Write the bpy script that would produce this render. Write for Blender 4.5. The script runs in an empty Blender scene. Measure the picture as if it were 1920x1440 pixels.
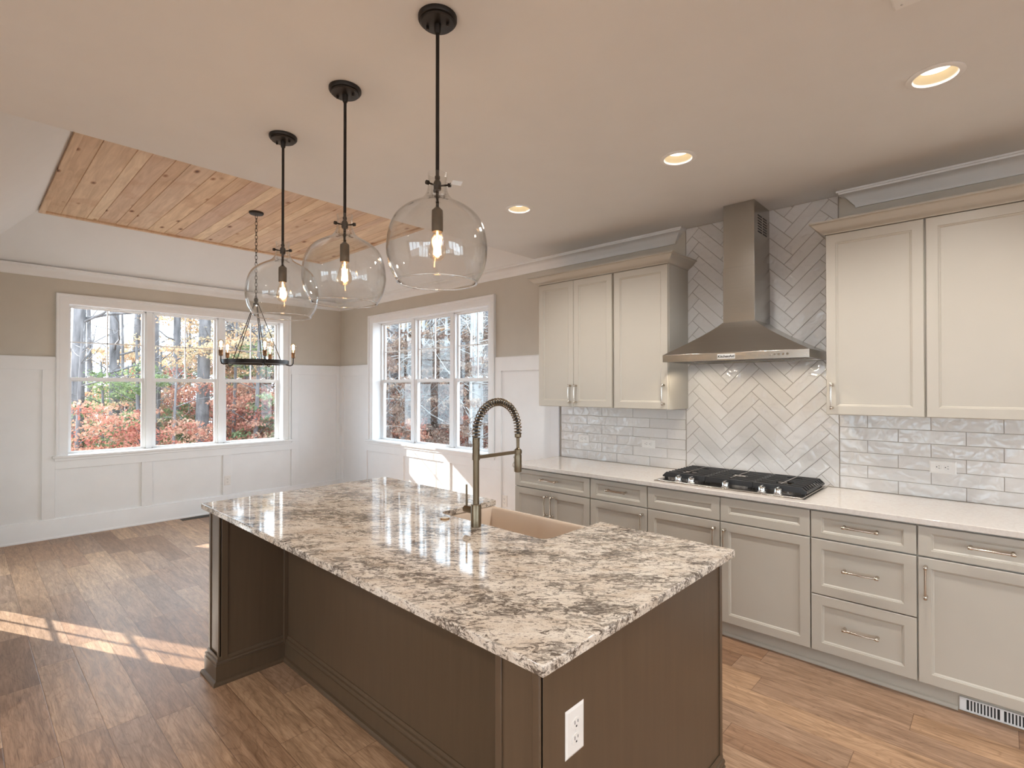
import bpy, bmesh, math, random
import numpy as np
from mathutils import Vector, Matrix
random.seed(7)
D = bpy.data
SC = bpy.context.scene
COL = SC.collection
PI = math.pi

# ------------------------------------------------------------------ camera
YAW, PITCH, FPX = 0.81636, 0.00788, 975.05
CAM = Vector((7.1739, -3.8939, 1.5557))
cd = D.cameras.new('camera'); cam = D.objects.new('camera', cd); COL.objects.link(cam)
cd.sensor_width = 36.0; cd.sensor_fit = 'HORIZONTAL'; cd.lens = FPX / 1920 * 36.0
cd.clip_start = 0.05; cd.clip_end = 400
Fv = Vector((-math.cos(YAW) * math.cos(PITCH), math.sin(YAW) * math.cos(PITCH), math.sin(PITCH)))
Rv = Fv.cross(Vector((0, 0, 1))).normalized(); Uv = Rv.cross(Fv)
cam.matrix_world = Matrix(((Rv.x, Uv.x, -Fv.x, CAM.x), (Rv.y, Uv.y, -Fv.y, CAM.y), (Rv.z, Uv.z, -Fv.z, CAM.z), (0, 0, 0, 1)))
SC.camera = cam
SC.view_settings.view_transform = 'Standard'; SC.view_settings.look = 'None'
SC.view_settings.gamma = 1.0; SC.view_settings.use_curve_mapping = False
SC.view_settings.exposure = 0.0
cy = SC.cycles
cy.use_denoising = True
cy.max_bounces = 10; cy.diffuse_bounces = 5; cy.glossy_bounces = 5
cy.transmission_bounces = 10; cy.transparent_max_bounces = 16
cy.sample_clamp_indirect = 6.0; cy.caustics_reflective = False; cy.caustics_refractive = False

# ------------------------------------------------------------------ sky and sun
W = D.worlds.new('sky'); SC.world = W; W.use_nodes = True
bg = W.node_tree.nodes['Background']
bg.inputs[0].default_value = (0.74, 0.87, 1.0, 1); bg.inputs[1].default_value = 6.8
sd = D.lights.new('sun', 'SUN'); sd.energy = 15.5; sd.angle = math.radians(0.55); sd.color = (1.0, 0.93, 0.84)
sun = D.objects.new('sun', sd); COL.objects.link(sun)
SUNDIR = Vector((1.0, 0.49, -0.636)).normalized()
sun.rotation_euler = SUNDIR.to_track_quat('-Z', 'Y').to_euler(); sun.location = (-8, -8, 9)
CAN_W = 17.5        # watts of one recessed downlight
CANWARM = (1.0, 0.96, 0.91)

# ------------------------------------------------------------------ mesh helper
class MB:
    def __init__(s): s.v = []; s.f = []; s.r = []
    def add(s, vs, fs, rnd=0.0):
        b = len(s.v); s.v.extend(vs)
        for f in fs: s.f.append(tuple(b + i for i in f)); s.r.append(rnd)
        return s
    def box(s, x0, x1, y0, y1, z0, z1, rnd=0.0):
        if x0 > x1: x0, x1 = x1, x0
        if y0 > y1: y0, y1 = y1, y0
        if z0 > z1: z0, z1 = z1, z0
        return s.add([(x0,y0,z0),(x1,y0,z0),(x1,y1,z0),(x0,y1,z0),(x0,y0,z1),(x1,y0,z1),(x1,y1,z1),(x0,y1,z1)],
              [(0,3,2,1),(4,5,6,7),(0,1,5,4),(1,2,6,5),(2,3,7,6),(3,0,4,7)], rnd)
    def loops(s, rings, closed=True, cap=True, rnd=0.0, wrap=False):
        n = len(rings[0]); vs = [p for r in rings for p in r]; fs = []
        m = len(rings)
        for i in range(m if wrap else m - 1):
            a = i * n; b = ((i + 1) % m) * n
            for j in range(n if closed else n - 1):
                k = (j + 1) % n
                fs.append((a + j, a + k, b + k, b + j))
        if cap and not wrap:
            fs.append(tuple(range(n))[::-1]); fs.append(tuple((m - 1) * n + i for i in range(n)))
        return s.add(vs, fs, rnd)
    def tube(s, path, r, seg=10, cap=True, wrap=False, rnd=0.0):
        P = [Vector(p) for p in path]; m = len(P)
        R = r if isinstance(r, (list, tuple)) else [r] * m
        rings = []; up = None
        for i in range(m):
            if wrap: t = (P[(i + 1) % m] - P[i - 1])
            else: t = P[min(i + 1, m - 1)] - P[max(i - 1, 0)]
            t.normalize()
            if up is None: up = Vector((0, 0, 1)) if abs(t.z) < .9 else Vector((1, 0, 0))
            a = up - t * up.dot(t)
            if a.length < 1e-5: a = t.orthogonal()
            a.normalize(); b = t.cross(a); up = a
            rings.append([tuple(P[i] + a * math.cos(2*PI*j/seg) * R[i] + b * math.sin(2*PI*j/seg) * R[i]) for j in range(seg)])
        return s.loops(rings, True, cap, rnd, wrap)
    def lathe(s, prof, c, seg=32, cap=True, axis='z', rnd=0.0):
        rings = []
        for r, h in prof:
            ring = []
            for j in range(seg):
                a = 2*PI*j/seg; u, w = r*math.cos(a), r*math.sin(a)
                if axis == 'z': p = (c[0]+u, c[1]+w, c[2]+h)
                elif axis == 'y': p = (c[0]+u, c[1]+h, c[2]+w)
                else: p = (c[0]+h, c[1]+u, c[2]+w)
                ring.append(p)
            rings.append(ring)
        return s.loops(rings, True, cap, rnd)
    def cyl(s, c, r, h, axis='z', seg=20, rnd=0.0): return s.lathe([(r, 0), (r, h)], c, seg, True, axis, rnd)
    def prism(s, poly, mp, h0, h1, rnd=0.0):
        return s.loops([[mp(a, b, h0) for a, b in poly], [mp(a, b, h1) for a, b in poly]], True, True, rnd)
    def sweep(s, path, prof, mp, closed=False, rnd=0.0):
        # path in a plane (a,b); profile (offset to the right of travel, height); mp(a,b,h)->xyz
        n = len(path); rings = []
        def nrm(p, q):
            d = (q[0]-p[0], q[1]-p[1]); l = math.hypot(*d); return (d[1]/l, -d[0]/l)
        for i in range(n):
            if closed: n1 = nrm(path[i-1], path[i]); n2 = nrm(path[i], path[(i+1) % n])
            else:
                n1 = nrm(path[i-1], path[i]) if i > 0 else nrm(path[0], path[1])
                n2 = nrm(path[i], path[i+1]) if i < n-1 else n1
            k = 1 + n1[0]*n2[0] + n1[1]*n2[1]
            m = ((n1[0]+n2[0])/k, (n1[1]+n2[1])/k)
            rings.append([mp(path[i][0]+m[0]*d, path[i][1]+m[1]*d, h) for d, h in prof])
        return s.loops(rings, True, True, rnd, closed)
    def build(s, name, mat, parent=None, bevel=0, smooth=35, kind=None, origin=None, label=None, seg=2):
        me = D.meshes.new(name)
        o = D.objects.new(name, me); COL.objects.link(o)
        off = Vector((0, 0, 0))
        if parent is not None:
            off = world_of(parent); o.parent = parent
        elif origin is not None:
            off = Vector(origin); o.location = off
        bm = bmesh.new()
        vs = [bm.verts.new((x-off.x, y-off.y, z-off.z)) for x, y, z in s.v]
        lay = bm.faces.layers.float.new('rnd')
        for f, r in zip(s.f, s.r):
            try:
                fc = bm.faces.new([vs[i] for i in f]); fc[lay] = r; fc.smooth = True
            except ValueError: pass
        bmesh.ops.recalc_face_normals(bm, faces=bm.faces)
        bm.to_mesh(me); bm.free()
        me.set_sharp_from_angle(angle=math.radians(smooth))
        if mat: me.materials.append(mat)
        if bevel:
            b = o.modifiers.new('bevel', 'BEVEL'); b.width = bevel; b.segments = seg
            b.limit_method = 'ANGLE'; b.angle_limit = math.radians(40); b.harden_normals = False
        if kind: o['kind'] = kind
        if label: o['label'] = label
        return o
def world_of(o):
    v = Vector((0, 0, 0))
    while o is not None: v += Vector(o.location); o = o.parent
    return v
def tag(o, label, cat, group=None):
    o['label'] = label; o['category'] = cat
    if group: o['group'] = group
    return o
def thing(name, loc, label, cat, group=None):
    o = D.objects.new(name, None); COL.objects.link(o); o.location = loc; o.empty_display_size = .05
    return tag(o, label, cat, group)
def struct_empty(name, loc):
    o = D.objects.new(name, None); COL.objects.link(o); o.location = loc; o['kind'] = 'structure'; return o
def dup(root, delta, label, rotz=0, scale=1.0):
    r = root.copy(); COL.objects.link(r); r.location = Vector(root.location) + Vector(delta); r['label'] = label
    r.rotation_euler = (0, 0, rotz); r.scale = (scale,) * 3
    def rec(src, dst):
        for ch in list(src.children):
            if ch in made: continue
            c = ch.copy(); made.add(c); COL.objects.link(c); c.parent = dst; rec(ch, c)
    made = set(); rec(root, r); return r

# ------------------------------------------------------------------ materials
def newmat(name):
    m = D.materials.new(name); m.use_nodes = True; nt = m.node_tree; nt.nodes.clear()
    out = nt.nodes.new('ShaderNodeOutputMaterial'); return m, nt, out
def N(nt, t, **kw):
    n = nt.nodes.new(t)
    for k, v in kw.items(): setattr(n, k, v)
    return n
def setin(n, **kw):
    for k, v in kw.items():
        n.inputs[k.replace('_', ' ')].default_value = v
def ramp(nt, src, stops, interp='LINEAR'):
    r = nt.nodes.new('ShaderNodeValToRGB'); r.color_ramp.interpolation = interp
    e = r.color_ramp.elements
    while len(e) < len(stops): e.new(.5)
    for i, (p, c) in enumerate(stops):
        e[i].position = p; e[i].color = (*c, 1) if len(c) == 3 else c
    nt.links.new(src, r.inputs[0]); return r.outputs[0]
def math_(nt, op, a, b=None, c=None):
    n = nt.nodes.new('ShaderNodeMath'); n.operation = op
    for i, v in enumerate((a, b, c)):
        if v is None: continue
        if isinstance(v, (int, float)): n.inputs[i].default_value = v
        else: nt.links.new(v, n.inputs[i])
    return n.outputs[0]
def mixc(nt, fac, a, b, mode='MIX'):
    n = nt.nodes.new('ShaderNodeMix'); n.data_type = 'RGBA'; n.blend_type = mode
    for i, v in ((0, fac), (6, a), (7, b)):
        if isinstance(v, (int, float)): n.inputs[i].default_value = v
        elif isinstance(v, tuple): n.inputs[i].default_value = (*v[:3], 1)
        else: nt.links.new(v, n.inputs[i])
    return n.outputs[2]
def paint(name, col, rough=.5, metal=0.0, var=.03, scale=6, bump=0.0, bscale=200, coat=0.0, spec=.5, stretch=(1, 1, 1)):
    m, nt, out = newmat(name)
    p = N(nt, 'ShaderNodeBsdfPrincipled'); nt.links.new(p.outputs[0], out.inputs[0])
    tc = N(nt, 'ShaderNodeTexCoord'); mp = N(nt, 'ShaderNodeMapping'); mp.inputs['Scale'].default_value = stretch
    nt.links.new(tc.outputs['Object'], mp.inputs[0])
    no = N(nt, 'ShaderNodeTexNoise'); setin(no, Scale=scale, Detail=4.0); nt.links.new(mp.outputs[0], no.inputs[0])
    lo = tuple(max(0, c * (1 - var)) for c in col); hi = tuple(min(1, c * (1 + var)) for c in col)
    nt.links.new(ramp(nt, no.outputs[0], [(.3, lo), (.7, hi)]), p.inputs['Base Color'])
    setin(p, Roughness=rough, Metallic=metal); p.inputs['Specular IOR Level'].default_value = spec
    p.inputs['Coat Weight'].default_value = coat
    if bump:
        n2 = N(nt, 'ShaderNodeTexNoise'); setin(n2, Scale=bscale, Detail=3.0); nt.links.new(mp.outputs[0], n2.inputs[0])
        b = N(nt, 'ShaderNodeBump'); setin(b, Strength=bump, Distance=.002)
        nt.links.new(n2.outputs[0], b.inputs['Height']); nt.links.new(b.outputs[0], p.inputs['Normal'])
    return m
def emit(name, col, s):
    m, nt, out = newmat(name); e = N(nt, 'ShaderNodeEmission'); e.inputs[0].default_value = (*col, 1); e.inputs[1].default_value = s
    nt.links.new(e.outputs[0], out.inputs[0]); return m
def glass(name, tint=(1, 1, 1), ior=1.45, wav=0.0, rough=0.0, boost=1.0):
    m, nt, out = newmat(name)
    t = N(nt, 'ShaderNodeBsdfTransparent'); t.inputs[0].default_value = (*tint, 1)
    g = N(nt, 'ShaderNodeBsdfGlossy'); g.inputs['Roughness'].default_value = rough
    fr = N(nt, 'ShaderNodeLayerWeight'); fr.inputs[0].default_value = .5
    mx = N(nt, 'ShaderNodeMixShader'); r0 = ((ior-1)/(ior+1))**2   # thin sheet: the same reflectance from both sides
    f = math_(nt, 'MULTIPLY', math_(nt, 'MULTIPLY_ADD', math_(nt, 'POWER', fr.outputs['Facing'], 5), 1-r0, r0), boost)
    nt.links.new(f, mx.inputs[0]); nt.links.new(t.outputs[0], mx.inputs[1]); nt.links.new(g.outputs[0], mx.inputs[2])
    if wav:
        tc = N(nt, 'ShaderNodeTexCoord'); no = N(nt, 'ShaderNodeTexNoise'); setin(no, Scale=9.0, Detail=1.0)
        nt.links.new(tc.outputs['Object'], no.inputs[0]); b = N(nt, 'ShaderNodeBump'); setin(b, Strength=wav, Distance=.02)
        nt.links.new(no.outputs[0], b.inputs['Height']); nt.links.new(b.outputs[0], g.inputs['Normal']); nt.links.new(b.outputs[0], fr.inputs['Normal'])
    nt.links.new(mx.outputs[0], out.inputs[0]); return m

M = {}
M['white'] = paint('white trim paint', (.83, .84, .845), .38, var=.015)
M['tan'] = paint('greige wall paint', (.585, .545, .475), .75, var=.02, bump=.15, bscale=300)
M['ceil'] = paint('flat ceiling paint', (.775, .785, .79), .85, var=.01, bump=.1, bscale=250)
M['cab'] = paint('cream cabinet paint', (.51, .475, .41), .36, var=.012)
M['vinyl'] = paint('white window vinyl', (.82, .82, .82), .32, var=.01)
M['black'] = paint('dark bronze metal', (.030, .025, .022), .42, .6, var=.15, scale=20)
M['iron'] = paint('cast iron', (.05, .05, .052), .33, .4, var=.1, bump=.3, bscale=400)
M['steel'] = paint('brushed stainless steel', (.43, .41, .375), .24, 1.0, var=.04, scale=3, stretch=(.5, 60, 160))
M['steeltop'] = paint('cooktop steel', (.42, .39, .36), .22, 1.0, var=.04)
M['nickel'] = paint('polished nickel', (.62, .56, .49), .16, 1.0, var=.03)
M['faucet'] = paint('brushed bronze nickel', (.21, .165, .11), .30, 1.0, var=.08, scale=4, stretch=(8, 8, 1))
M['rubber'] = paint('black rubber', (.03, .03, .03), .5)
M['socket'] = paint('antique brass socket', (.10, .075, .05), .4, .8, var=.2, scale=60)
M['plastic'] = paint('white plastic', (.82, .80, .77), .3, var=.01)
M['slot'] = paint('dark slot', (.03, .03, .03), .6)
M['grout'] = paint('warm grey grout', (.42, .37, .32), .9, var=.05, bump=.2)
M['sink'] = paint('biscuit fireclay', (.60, .49, .39), .25, var=.03, coat=.3)
M['stain'] = paint('dark brown stained wood', (.098, .064, .038), .36, var=.07, scale=3, bump=.05, bscale=60, stretch=(14, 14, 1))
M['glass'] = glass('clear window glass', (.97, .985, .985), 1.45)
M['shade'] = glass('clear blown glass', (.98, .98, .975), 1.5, wav=.3, boost=1.5)
M['bulb'] = glass('bulb glass', (1.0, .93, .84), 1.5, boost=1.3)
M['copper'] = paint('aged copper socket', (.26, .155, .085), .38, .7, var=.2, scale=60)
M['lip'] = paint('polished glass lip', (.9, .9, .9), .04, var=0); M['lip'].node_tree.nodes['Principled BSDF'].inputs['Transmission Weight'].default_value = 1.0
M['fil'] = emit('glowing filament', (1.0, .62, .30), 26)
M['lens'] = emit('downlight lens', (1.0, .90, .74), 3.2)
M['hoodlens'] = emit('hood lamp lens', (1.0, .84, .62), 10)
M['chrome'] = paint('chrome', (.75, .74, .73), .08, 1.0, var=.01)
M['badge'] = paint('silver badge', (.72, .72, .71), .35, .2)
M['bin'] = paint('can reflector', (.80, .70, .50), .4, var=.01)
M['paper'] = paint('paper', (.80, .80, .78), .8)
M['brass'] = paint('brass cap', (.5, .33, .18), .25, 1.0)

def mat_tile():
    m, nt, out = newmat('glossy handmade white tile')
    p = N(nt, 'ShaderNodeBsdfPrincipled'); nt.links.new(p.outputs[0], out.inputs[0])
    at = N(nt, 'ShaderNodeAttribute', attribute_name='rnd')
    nt.links.new(ramp(nt, at.outputs['Fac'], [(0, (.67, .65, .63)), (1, (.74, .725, .71))]), p.inputs['Base Color'])
    setin(p, Roughness=.06)
    tc = N(nt, 'ShaderNodeTexCoord'); add = N(nt, 'ShaderNodeVectorMath', operation='ADD')
    sc = N(nt, 'ShaderNodeVectorMath', operation='SCALE'); sc.inputs['Scale'].default_value = 40
    nt.links.new(at.outputs['Vector'], sc.inputs[0]); nt.links.new(tc.outputs['Object'], add.inputs[0]); nt.links.new(sc.outputs[0], add.inputs[1])
    n1 = N(nt, 'ShaderNodeTexNoise'); setin(n1, Scale=14.0, Detail=1.5, Distortion=.6); nt.links.new(add.outputs[0], n1.inputs[0])
    b = N(nt, 'ShaderNodeBump'); setin(b, Strength=.8, Distance=.012)
    nt.links.new(n1.outputs[0], b.inputs['Height']); nt.links.new(b.outputs[0], p.inputs['Normal'])
    return m
M['tile'] = mat_tile()

def mat_granite():
    m, nt, out = newmat('cream granite with brown and grey veins')
    p = N(nt, 'ShaderNodeBsdfPrincipled'); nt.links.new(p.outputs[0], out.inputs[0])
    tc = N(nt, 'ShaderNodeTexCoord'); mp = N(nt, 'ShaderNodeMapping')
    mp.vector_type = 'TEXTURE'; mp.inputs['Rotation'].default_value = (0, 0, .70); mp.inputs['Scale'].default_value = (.85, .42, .40)
    nt.links.new(tc.outputs['Object'], mp.inputs[0]); V = mp.outputs[0]
    def noise(s, d, r, dist=0, vec=V):
        n = N(nt, 'ShaderNodeTexNoise'); setin(n, Scale=s, Detail=d, Roughness=r, Distortion=dist); nt.links.new(vec, n.inputs[0]); return n.outputs[0]
    base = ramp(nt, noise(7, 6, .6, .4), [(.30, (.50, .41, .32)), (.45, (.68, .60, .51)), (.62, (.78, .72, .64))])
    tan = ramp(nt, noise(3.5, 5, .6, .8), [(.52, (0, 0, 0)), (.66, (1, 1, 1))])
    c = mixc(nt, math_(nt, 'MULTIPLY', tan, .30), base, (.46, .33, .22))
    mask = noise(2.4, 4, .6, .5)
    dens = math_(nt, 'MULTIPLY', math_(nt, 'SUBTRACT', mask, .48), .34)
    vein = math_(nt, 'ADD', noise(15, 10, .72, 1.0), dens)
    grey = ramp(nt, vein, [(.535, (0, 0, 0)), (.550, (1, 1, 1))])
    c = mixc(nt, math_(nt, 'MULTIPLY', grey, .80), c, mixc(nt, noise(5, 3, .5), (.25, .23, .21), (.155, .115, .08)))
    dark = ramp(nt, math_(nt, 'ADD', noise(22, 10, .77, 1.3), dens), [(.548, (0, 0, 0)), (.562, (1, 1, 1))])
    c = mixc(nt, math_(nt, 'MULTIPLY', dark, .9), c, (.075, .055, .042))
    sp = ramp(nt, noise(95, 3, .7), [(.57, (0, 0, 0)), (.63, (1, 1, 1))])
    c = mixc(nt, math_(nt, 'MULTIPLY', sp, .60), c, (.12, .10, .09))
    nt.links.new(c, p.inputs['Base Color']); setin(p, Roughness=.055); p.inputs['Specular IOR Level'].default_value = .5
    return m
M['granite'] = mat_granite()

def mat_quartz():
    m, nt, out = newmat('pale quartz')
    p = N(nt, 'ShaderNodeBsdfPrincipled'); nt.links.new(p.outputs[0], out.inputs[0])
    tc = N(nt, 'ShaderNodeTexCoord')
    n = N(nt, 'ShaderNodeTexNoise'); setin(n, Scale=60.0, Detail=6.0, Roughness=.7); nt.links.new(tc.outputs['Object'], n.inputs[0])
    n2 = N(nt, 'ShaderNodeTexNoise'); setin(n2, Scale=3.0, Detail=5.0, Distortion=1.0); nt.links.new(tc.outputs['Object'], n2.inputs[0])
    a = ramp(nt, n.outputs[0], [(.35, (.63, .585, .54)), (.55, (.69, .65, .605))])
    c = mixc(nt, ramp(nt, n2.outputs[0], [(.48, (0, 0, 0)), (.5, (.35, .35, .35)), (.52, (0, 0, 0))]), a, (.60, .53, .46))
    nt.links.new(c, p.inputs['Base Color']); setin(p, Roughness=.10); return m
M['quartz'] = mat_quartz()

def mat_floor():
    m, nt, out = newmat('wide plank hickory floor')
    p = N(nt, 'ShaderNodeBsdfPrincipled'); nt.links.new(p.outputs[0], out.inputs[0])
    geo = N(nt, 'ShaderNodeNewGeometry'); sx = N(nt, 'ShaderNodeSeparateXYZ'); nt.links.new(geo.outputs['Position'], sx.inputs[0])
    X, Y = sx.outputs[0], sx.outputs[1]
    yy = math_(nt, 'DIVIDE', math_(nt, 'ADD', Y, 3.588 + .1665 * 60), .1665)
    row = math_(nt, 'FLOOR', yy); fy = math_(nt, 'SUBTRACT', yy, row)
    def wn(a, b=None):
        w = N(nt, 'ShaderNodeTexWhiteNoise', noise_dimensions='2D'); cb = N(nt, 'ShaderNodeCombineXYZ')
        nt.links.new(a, cb.inputs[0])
        if b is not None:
            if isinstance(b, (int, float)): cb.inputs[1].default_value = b
            else: nt.links.new(b, cb.inputs[1])
        nt.links.new(cb.outputs[0], w.inputs['Vector']); return w.outputs['Value']
    L = math_(nt, 'ADD', math_(nt, 'MULTIPLY', wn(row, 3.0), .75), .62)
    xx = math_(nt, 'ADD', math_(nt, 'DIVIDE', math_(nt, 'ADD', X, 30), L), math_(nt, 'MULTIPLY', wn(row, 7.0), 5))
    ix = math_(nt, 'FLOOR', xx); fx = math_(nt, 'SUBTRACT', xx, ix)
    rnd = wn(row, ix)
    cv = N(nt, 'ShaderNodeCombineXYZ')
    nt.links.new(math_(nt, 'ADD', X, math_(nt, 'MULTIPLY', rnd, 37)), cv.inputs[0]); nt.links.new(Y, cv.inputs[1]); nt.links.new(math_(nt, 'MULTIPLY', rnd, 11), cv.inputs[2])
    def noise(scale3, s, d, r, dist=0.0):
        mp = N(nt, 'ShaderNodeMapping'); mp.inputs['Scale'].default_value = scale3; nt.links.new(cv.outputs[0], mp.inputs[0])
        n = N(nt, 'ShaderNodeTexNoise'); setin(n, Scale=s, Detail=d, Roughness=r, Distortion=dist); nt.links.new(mp.outputs[0], n.inputs[0]); return n.outputs[0]
    base = ramp(nt, rnd, [(0, (.27, .165, .105)), (.22, (.39, .245, .158)), (.45, (.46, .305, .195)), (.7, (.57, .395, .262)), (.88, (.35, .235, .165)), (1, (.43, .295, .205))])
    g1 = noise((1.3, 11, 1), 3.0, 6, .62, .8)
    c = mixc(nt, 1.0, base, ramp(nt, g1, [(.32, (.62, .56, .50)), (.68, (1.18, 1.15, 1.12))]), 'MULTIPLY')
    # cathedral grain rings: contour lines of a slow noise
    g2 = noise((.55, 2.6, 1), 2.6, 2, .5, .3)
    rg = math_(nt, 'FRACT', math_(nt, 'MULTIPLY', g2, 17))
    line = ramp(nt, rg, [(.0, (.58, .52, .46)), (.14, (1, 1, 1)), (.86, (1, 1, 1)), (1.0, (.70, .65, .60))])
    c = mixc(nt, .55, c, mixc(nt, 1.0, c, line, 'MULTIPLY'))
    c = mixc(nt, 1.0, c, ramp(nt, noise((3.0, 60, 1), 4.0, 4, .7), [(.36, (.74, .68, .62)), (.52, (1.03, 1.03, 1.03))]), 'MULTIPLY')
    kn = ramp(nt, noise((2.2, 4.5, 1), 4.2, 2, .5), [(.74, (1, 1, 1)), (.80, (.45, .38, .33))])
    c = mixc(nt, 1.0, c, kn, 'MULTIPLY')
    ey = math_(nt, 'MULTIPLY', math_(nt, 'MINIMUM', fy, math_(nt, 'SUBTRACT', 1, fy)), .1665)
    ex = math_(nt, 'MULTIPLY', math_(nt, 'MINIMUM', fx, math_(nt, 'SUBTRACT', 1, fx)), L)
    ed = math_(nt, 'MINIMUM', ex, ey)
    seam = ramp(nt, math_(nt, 'MULTIPLY', ed, 250), [(.0, (.42, .36, .32)), (.55, (1, 1, 1))])
    c = mixc(nt, 1.0, c, seam, 'MULTIPLY')
    nt.links.new(c, p.inputs['Base Color'])
    nt.links.new(math_(nt, 'ADD', math_(nt, 'MULTIPLY', g1, .16), .30), p.inputs['Roughness'])
    h = math_(nt, 'ADD', math_(nt, 'MULTIPLY', g1, .10), ramp(nt, math_(nt, 'MULTIPLY', ed, 180), [(0, (0, 0, 0)), (.6, (1, 1, 1))]))
    b = N(nt, 'ShaderNodeBump'); setin(b, Strength=.35, Distance=.0015); nt.links.new(h, b.inputs['Height']); nt.links.new(b.outputs[0], p.inputs['Normal'])
    return m
M['floor'] = mat_floor()

def mat_pine():
    m, nt, out = newmat('knotty pine boards')
    p = N(nt, 'ShaderNodeBsdfPrincipled'); nt.links.new(p.outputs[0], out.inputs[0])
    at = N(nt, 'ShaderNodeAttribute', attribute_name='rnd')
    tc = N(nt, 'ShaderNodeTexCoord'); add = N(nt, 'ShaderNodeVectorMath', operation='ADD'); sc = N(nt, 'ShaderNodeVectorMath', operation='SCALE'); sc.inputs['Scale'].default_value = 23
    nt.links.new(at.outputs['Vector'], sc.inputs[0]); nt.links.new(tc.outputs['Object'], add.inputs[0]); nt.links.new(sc.outputs[0], add.inputs[1])
    base = ramp(nt, at.outputs['Fac'], [(0, (.62, .44, .30)), (.3, (.73, .55, .38)), (.55, (.62, .455, .35)), (.8, (.80, .64, .46)), (1, (.56, .40, .31))])
    mp = N(nt, 'ShaderNodeMapping'); mp.inputs['Scale'].default_value = (.8, 9, 1); nt.links.new(add.outputs[0], mp.inputs[0])
    n = N(nt, 'ShaderNodeTexNoise'); setin(n, Scale=3.0, Detail=6.0, Roughness=.6, Distortion=.9); nt.links.new(mp.outputs[0], n.inputs[0])
    c = mixc(nt, 1.0, base, ramp(nt, n.outputs[0], [(.3, (.80, .74, .66)), (.7, (1.10, 1.10, 1.08))]), 'MULTIPLY')
    mp3 = N(nt, 'ShaderNodeMapping'); mp3.inputs['Scale'].default_value = (1.6, 1.8, .01); nt.links.new(add.outputs[0], mp3.inputs[0])
    n3 = N(nt, 'ShaderNodeTexNoise'); setin(n3, Scale=1.8, Detail=2.0); nt.links.new(mp3.outputs[0], n3.inputs[0])
    c = mixc(nt, ramp(nt, n3.outputs[0], [(.55, (0, 0, 0)), (.72, (.6, .6, .6))]), c, (.50, .28, .15))
    v = N(nt, 'ShaderNodeTexVoronoi'); mp2 = N(nt, 'ShaderNodeMapping'); mp2.inputs['Scale'].default_value = (3.0, 6.5, .01); nt.links.new(add.outputs[0], mp2.inputs[0])
    setin(v, Scale=1.0, Randomness=1.0); nt.links.new(mp2.outputs[0], v.inputs[0])
    kn = ramp(nt, v.outputs['Distance'], [(.05, (.16, .07, .03)), (.085, (.55, .36, .22)), (.16, (1, 1, 1))])
    c = mixc(nt, 1.0, c, kn, 'MULTIPLY')
    nt.links.new(c, p.inputs['Base Color']); setin(p, Roughness=.55); return m
M['pine'] = mat_pine()

def mat_leaf(name, stops):
    m, nt, out = newmat(name)
    d = N(nt, 'ShaderNodeBsdfDiffuse'); t = N(nt, 'ShaderNodeBsdfTranslucent'); mx = N(nt, 'ShaderNodeMixShader'); mx.inputs[0].default_value = .35
    at = N(nt, 'ShaderNodeAttribute', attribute_name='rnd'); c = ramp(nt, at.outputs['Fac'], stops)
    nt.links.new(c, d.inputs[0]); nt.links.new(c, t.inputs[0]); nt.links.new(d.outputs[0], mx.inputs[1]); nt.links.new(t.outputs[0], mx.inputs[2])
    nt.links.new(mx.outputs[0], out.inputs[0]); return m
M['leaf_red'] = mat_leaf('red maple leaves', [(0, (.27, .10, .085)), (.35, (.40, .17, .13)), (.7, (.46, .27, .19)), (1, (.44, .35, .29))])
M['leaf_gold'] = mat_leaf('golden leaves', [(0, (.48, .27, .17)), (.5, (.50, .37, .23)), (1, (.42, .38, .27))])
M['leaf_green'] = mat_leaf('green leaves', [(0, (.10, .14, .075)), (.5, (.18, .24, .12)), (1, (.33, .37, .21))])
M['leaf_brown'] = mat_leaf('russet leaves', [(0, (.10, .065, .055)), (.5, (.18, .125, .10)), (1, (.34, .28, .23))])
M['bark'] = paint('grey bark', (.15, .142, .145), .9, var=.5, scale=9, bump=.8, bscale=25, stretch=(1, 1, .25))
M['palebark'] = paint('pale bark', (.34, .345, .34), .85, var=.3, scale=7, bump=.4, bscale=25, stretch=(1, 1, .5))
M['ground'] = paint('leaf litter', (.26, .20, .17), .95, var=.5, scale=2.5, bump=.9, bscale=6)

# ------------------------------------------------------------------ room shell
H = 2.80
SILLZ, HEADZ = .85, 2.45
W1 = (-3.105, -.85)      # far window opening, along y
W2 = (.905, 3.18)        # right window opening, along x
W3 = (1.11, 2.01, .06, 2.10)   # narrow side window, x0 x1 z0 z1
YL = -3.95               # dining side wall
YB, XB = -8.5, 11.5      # living side
b = MB()
b.box(0, 3.9, YL, 0, -.06, 0); b.box(3.9, XB, YB, 0, -.06, 0)
b.build('floor', M['floor'], kind='structure')

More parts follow.
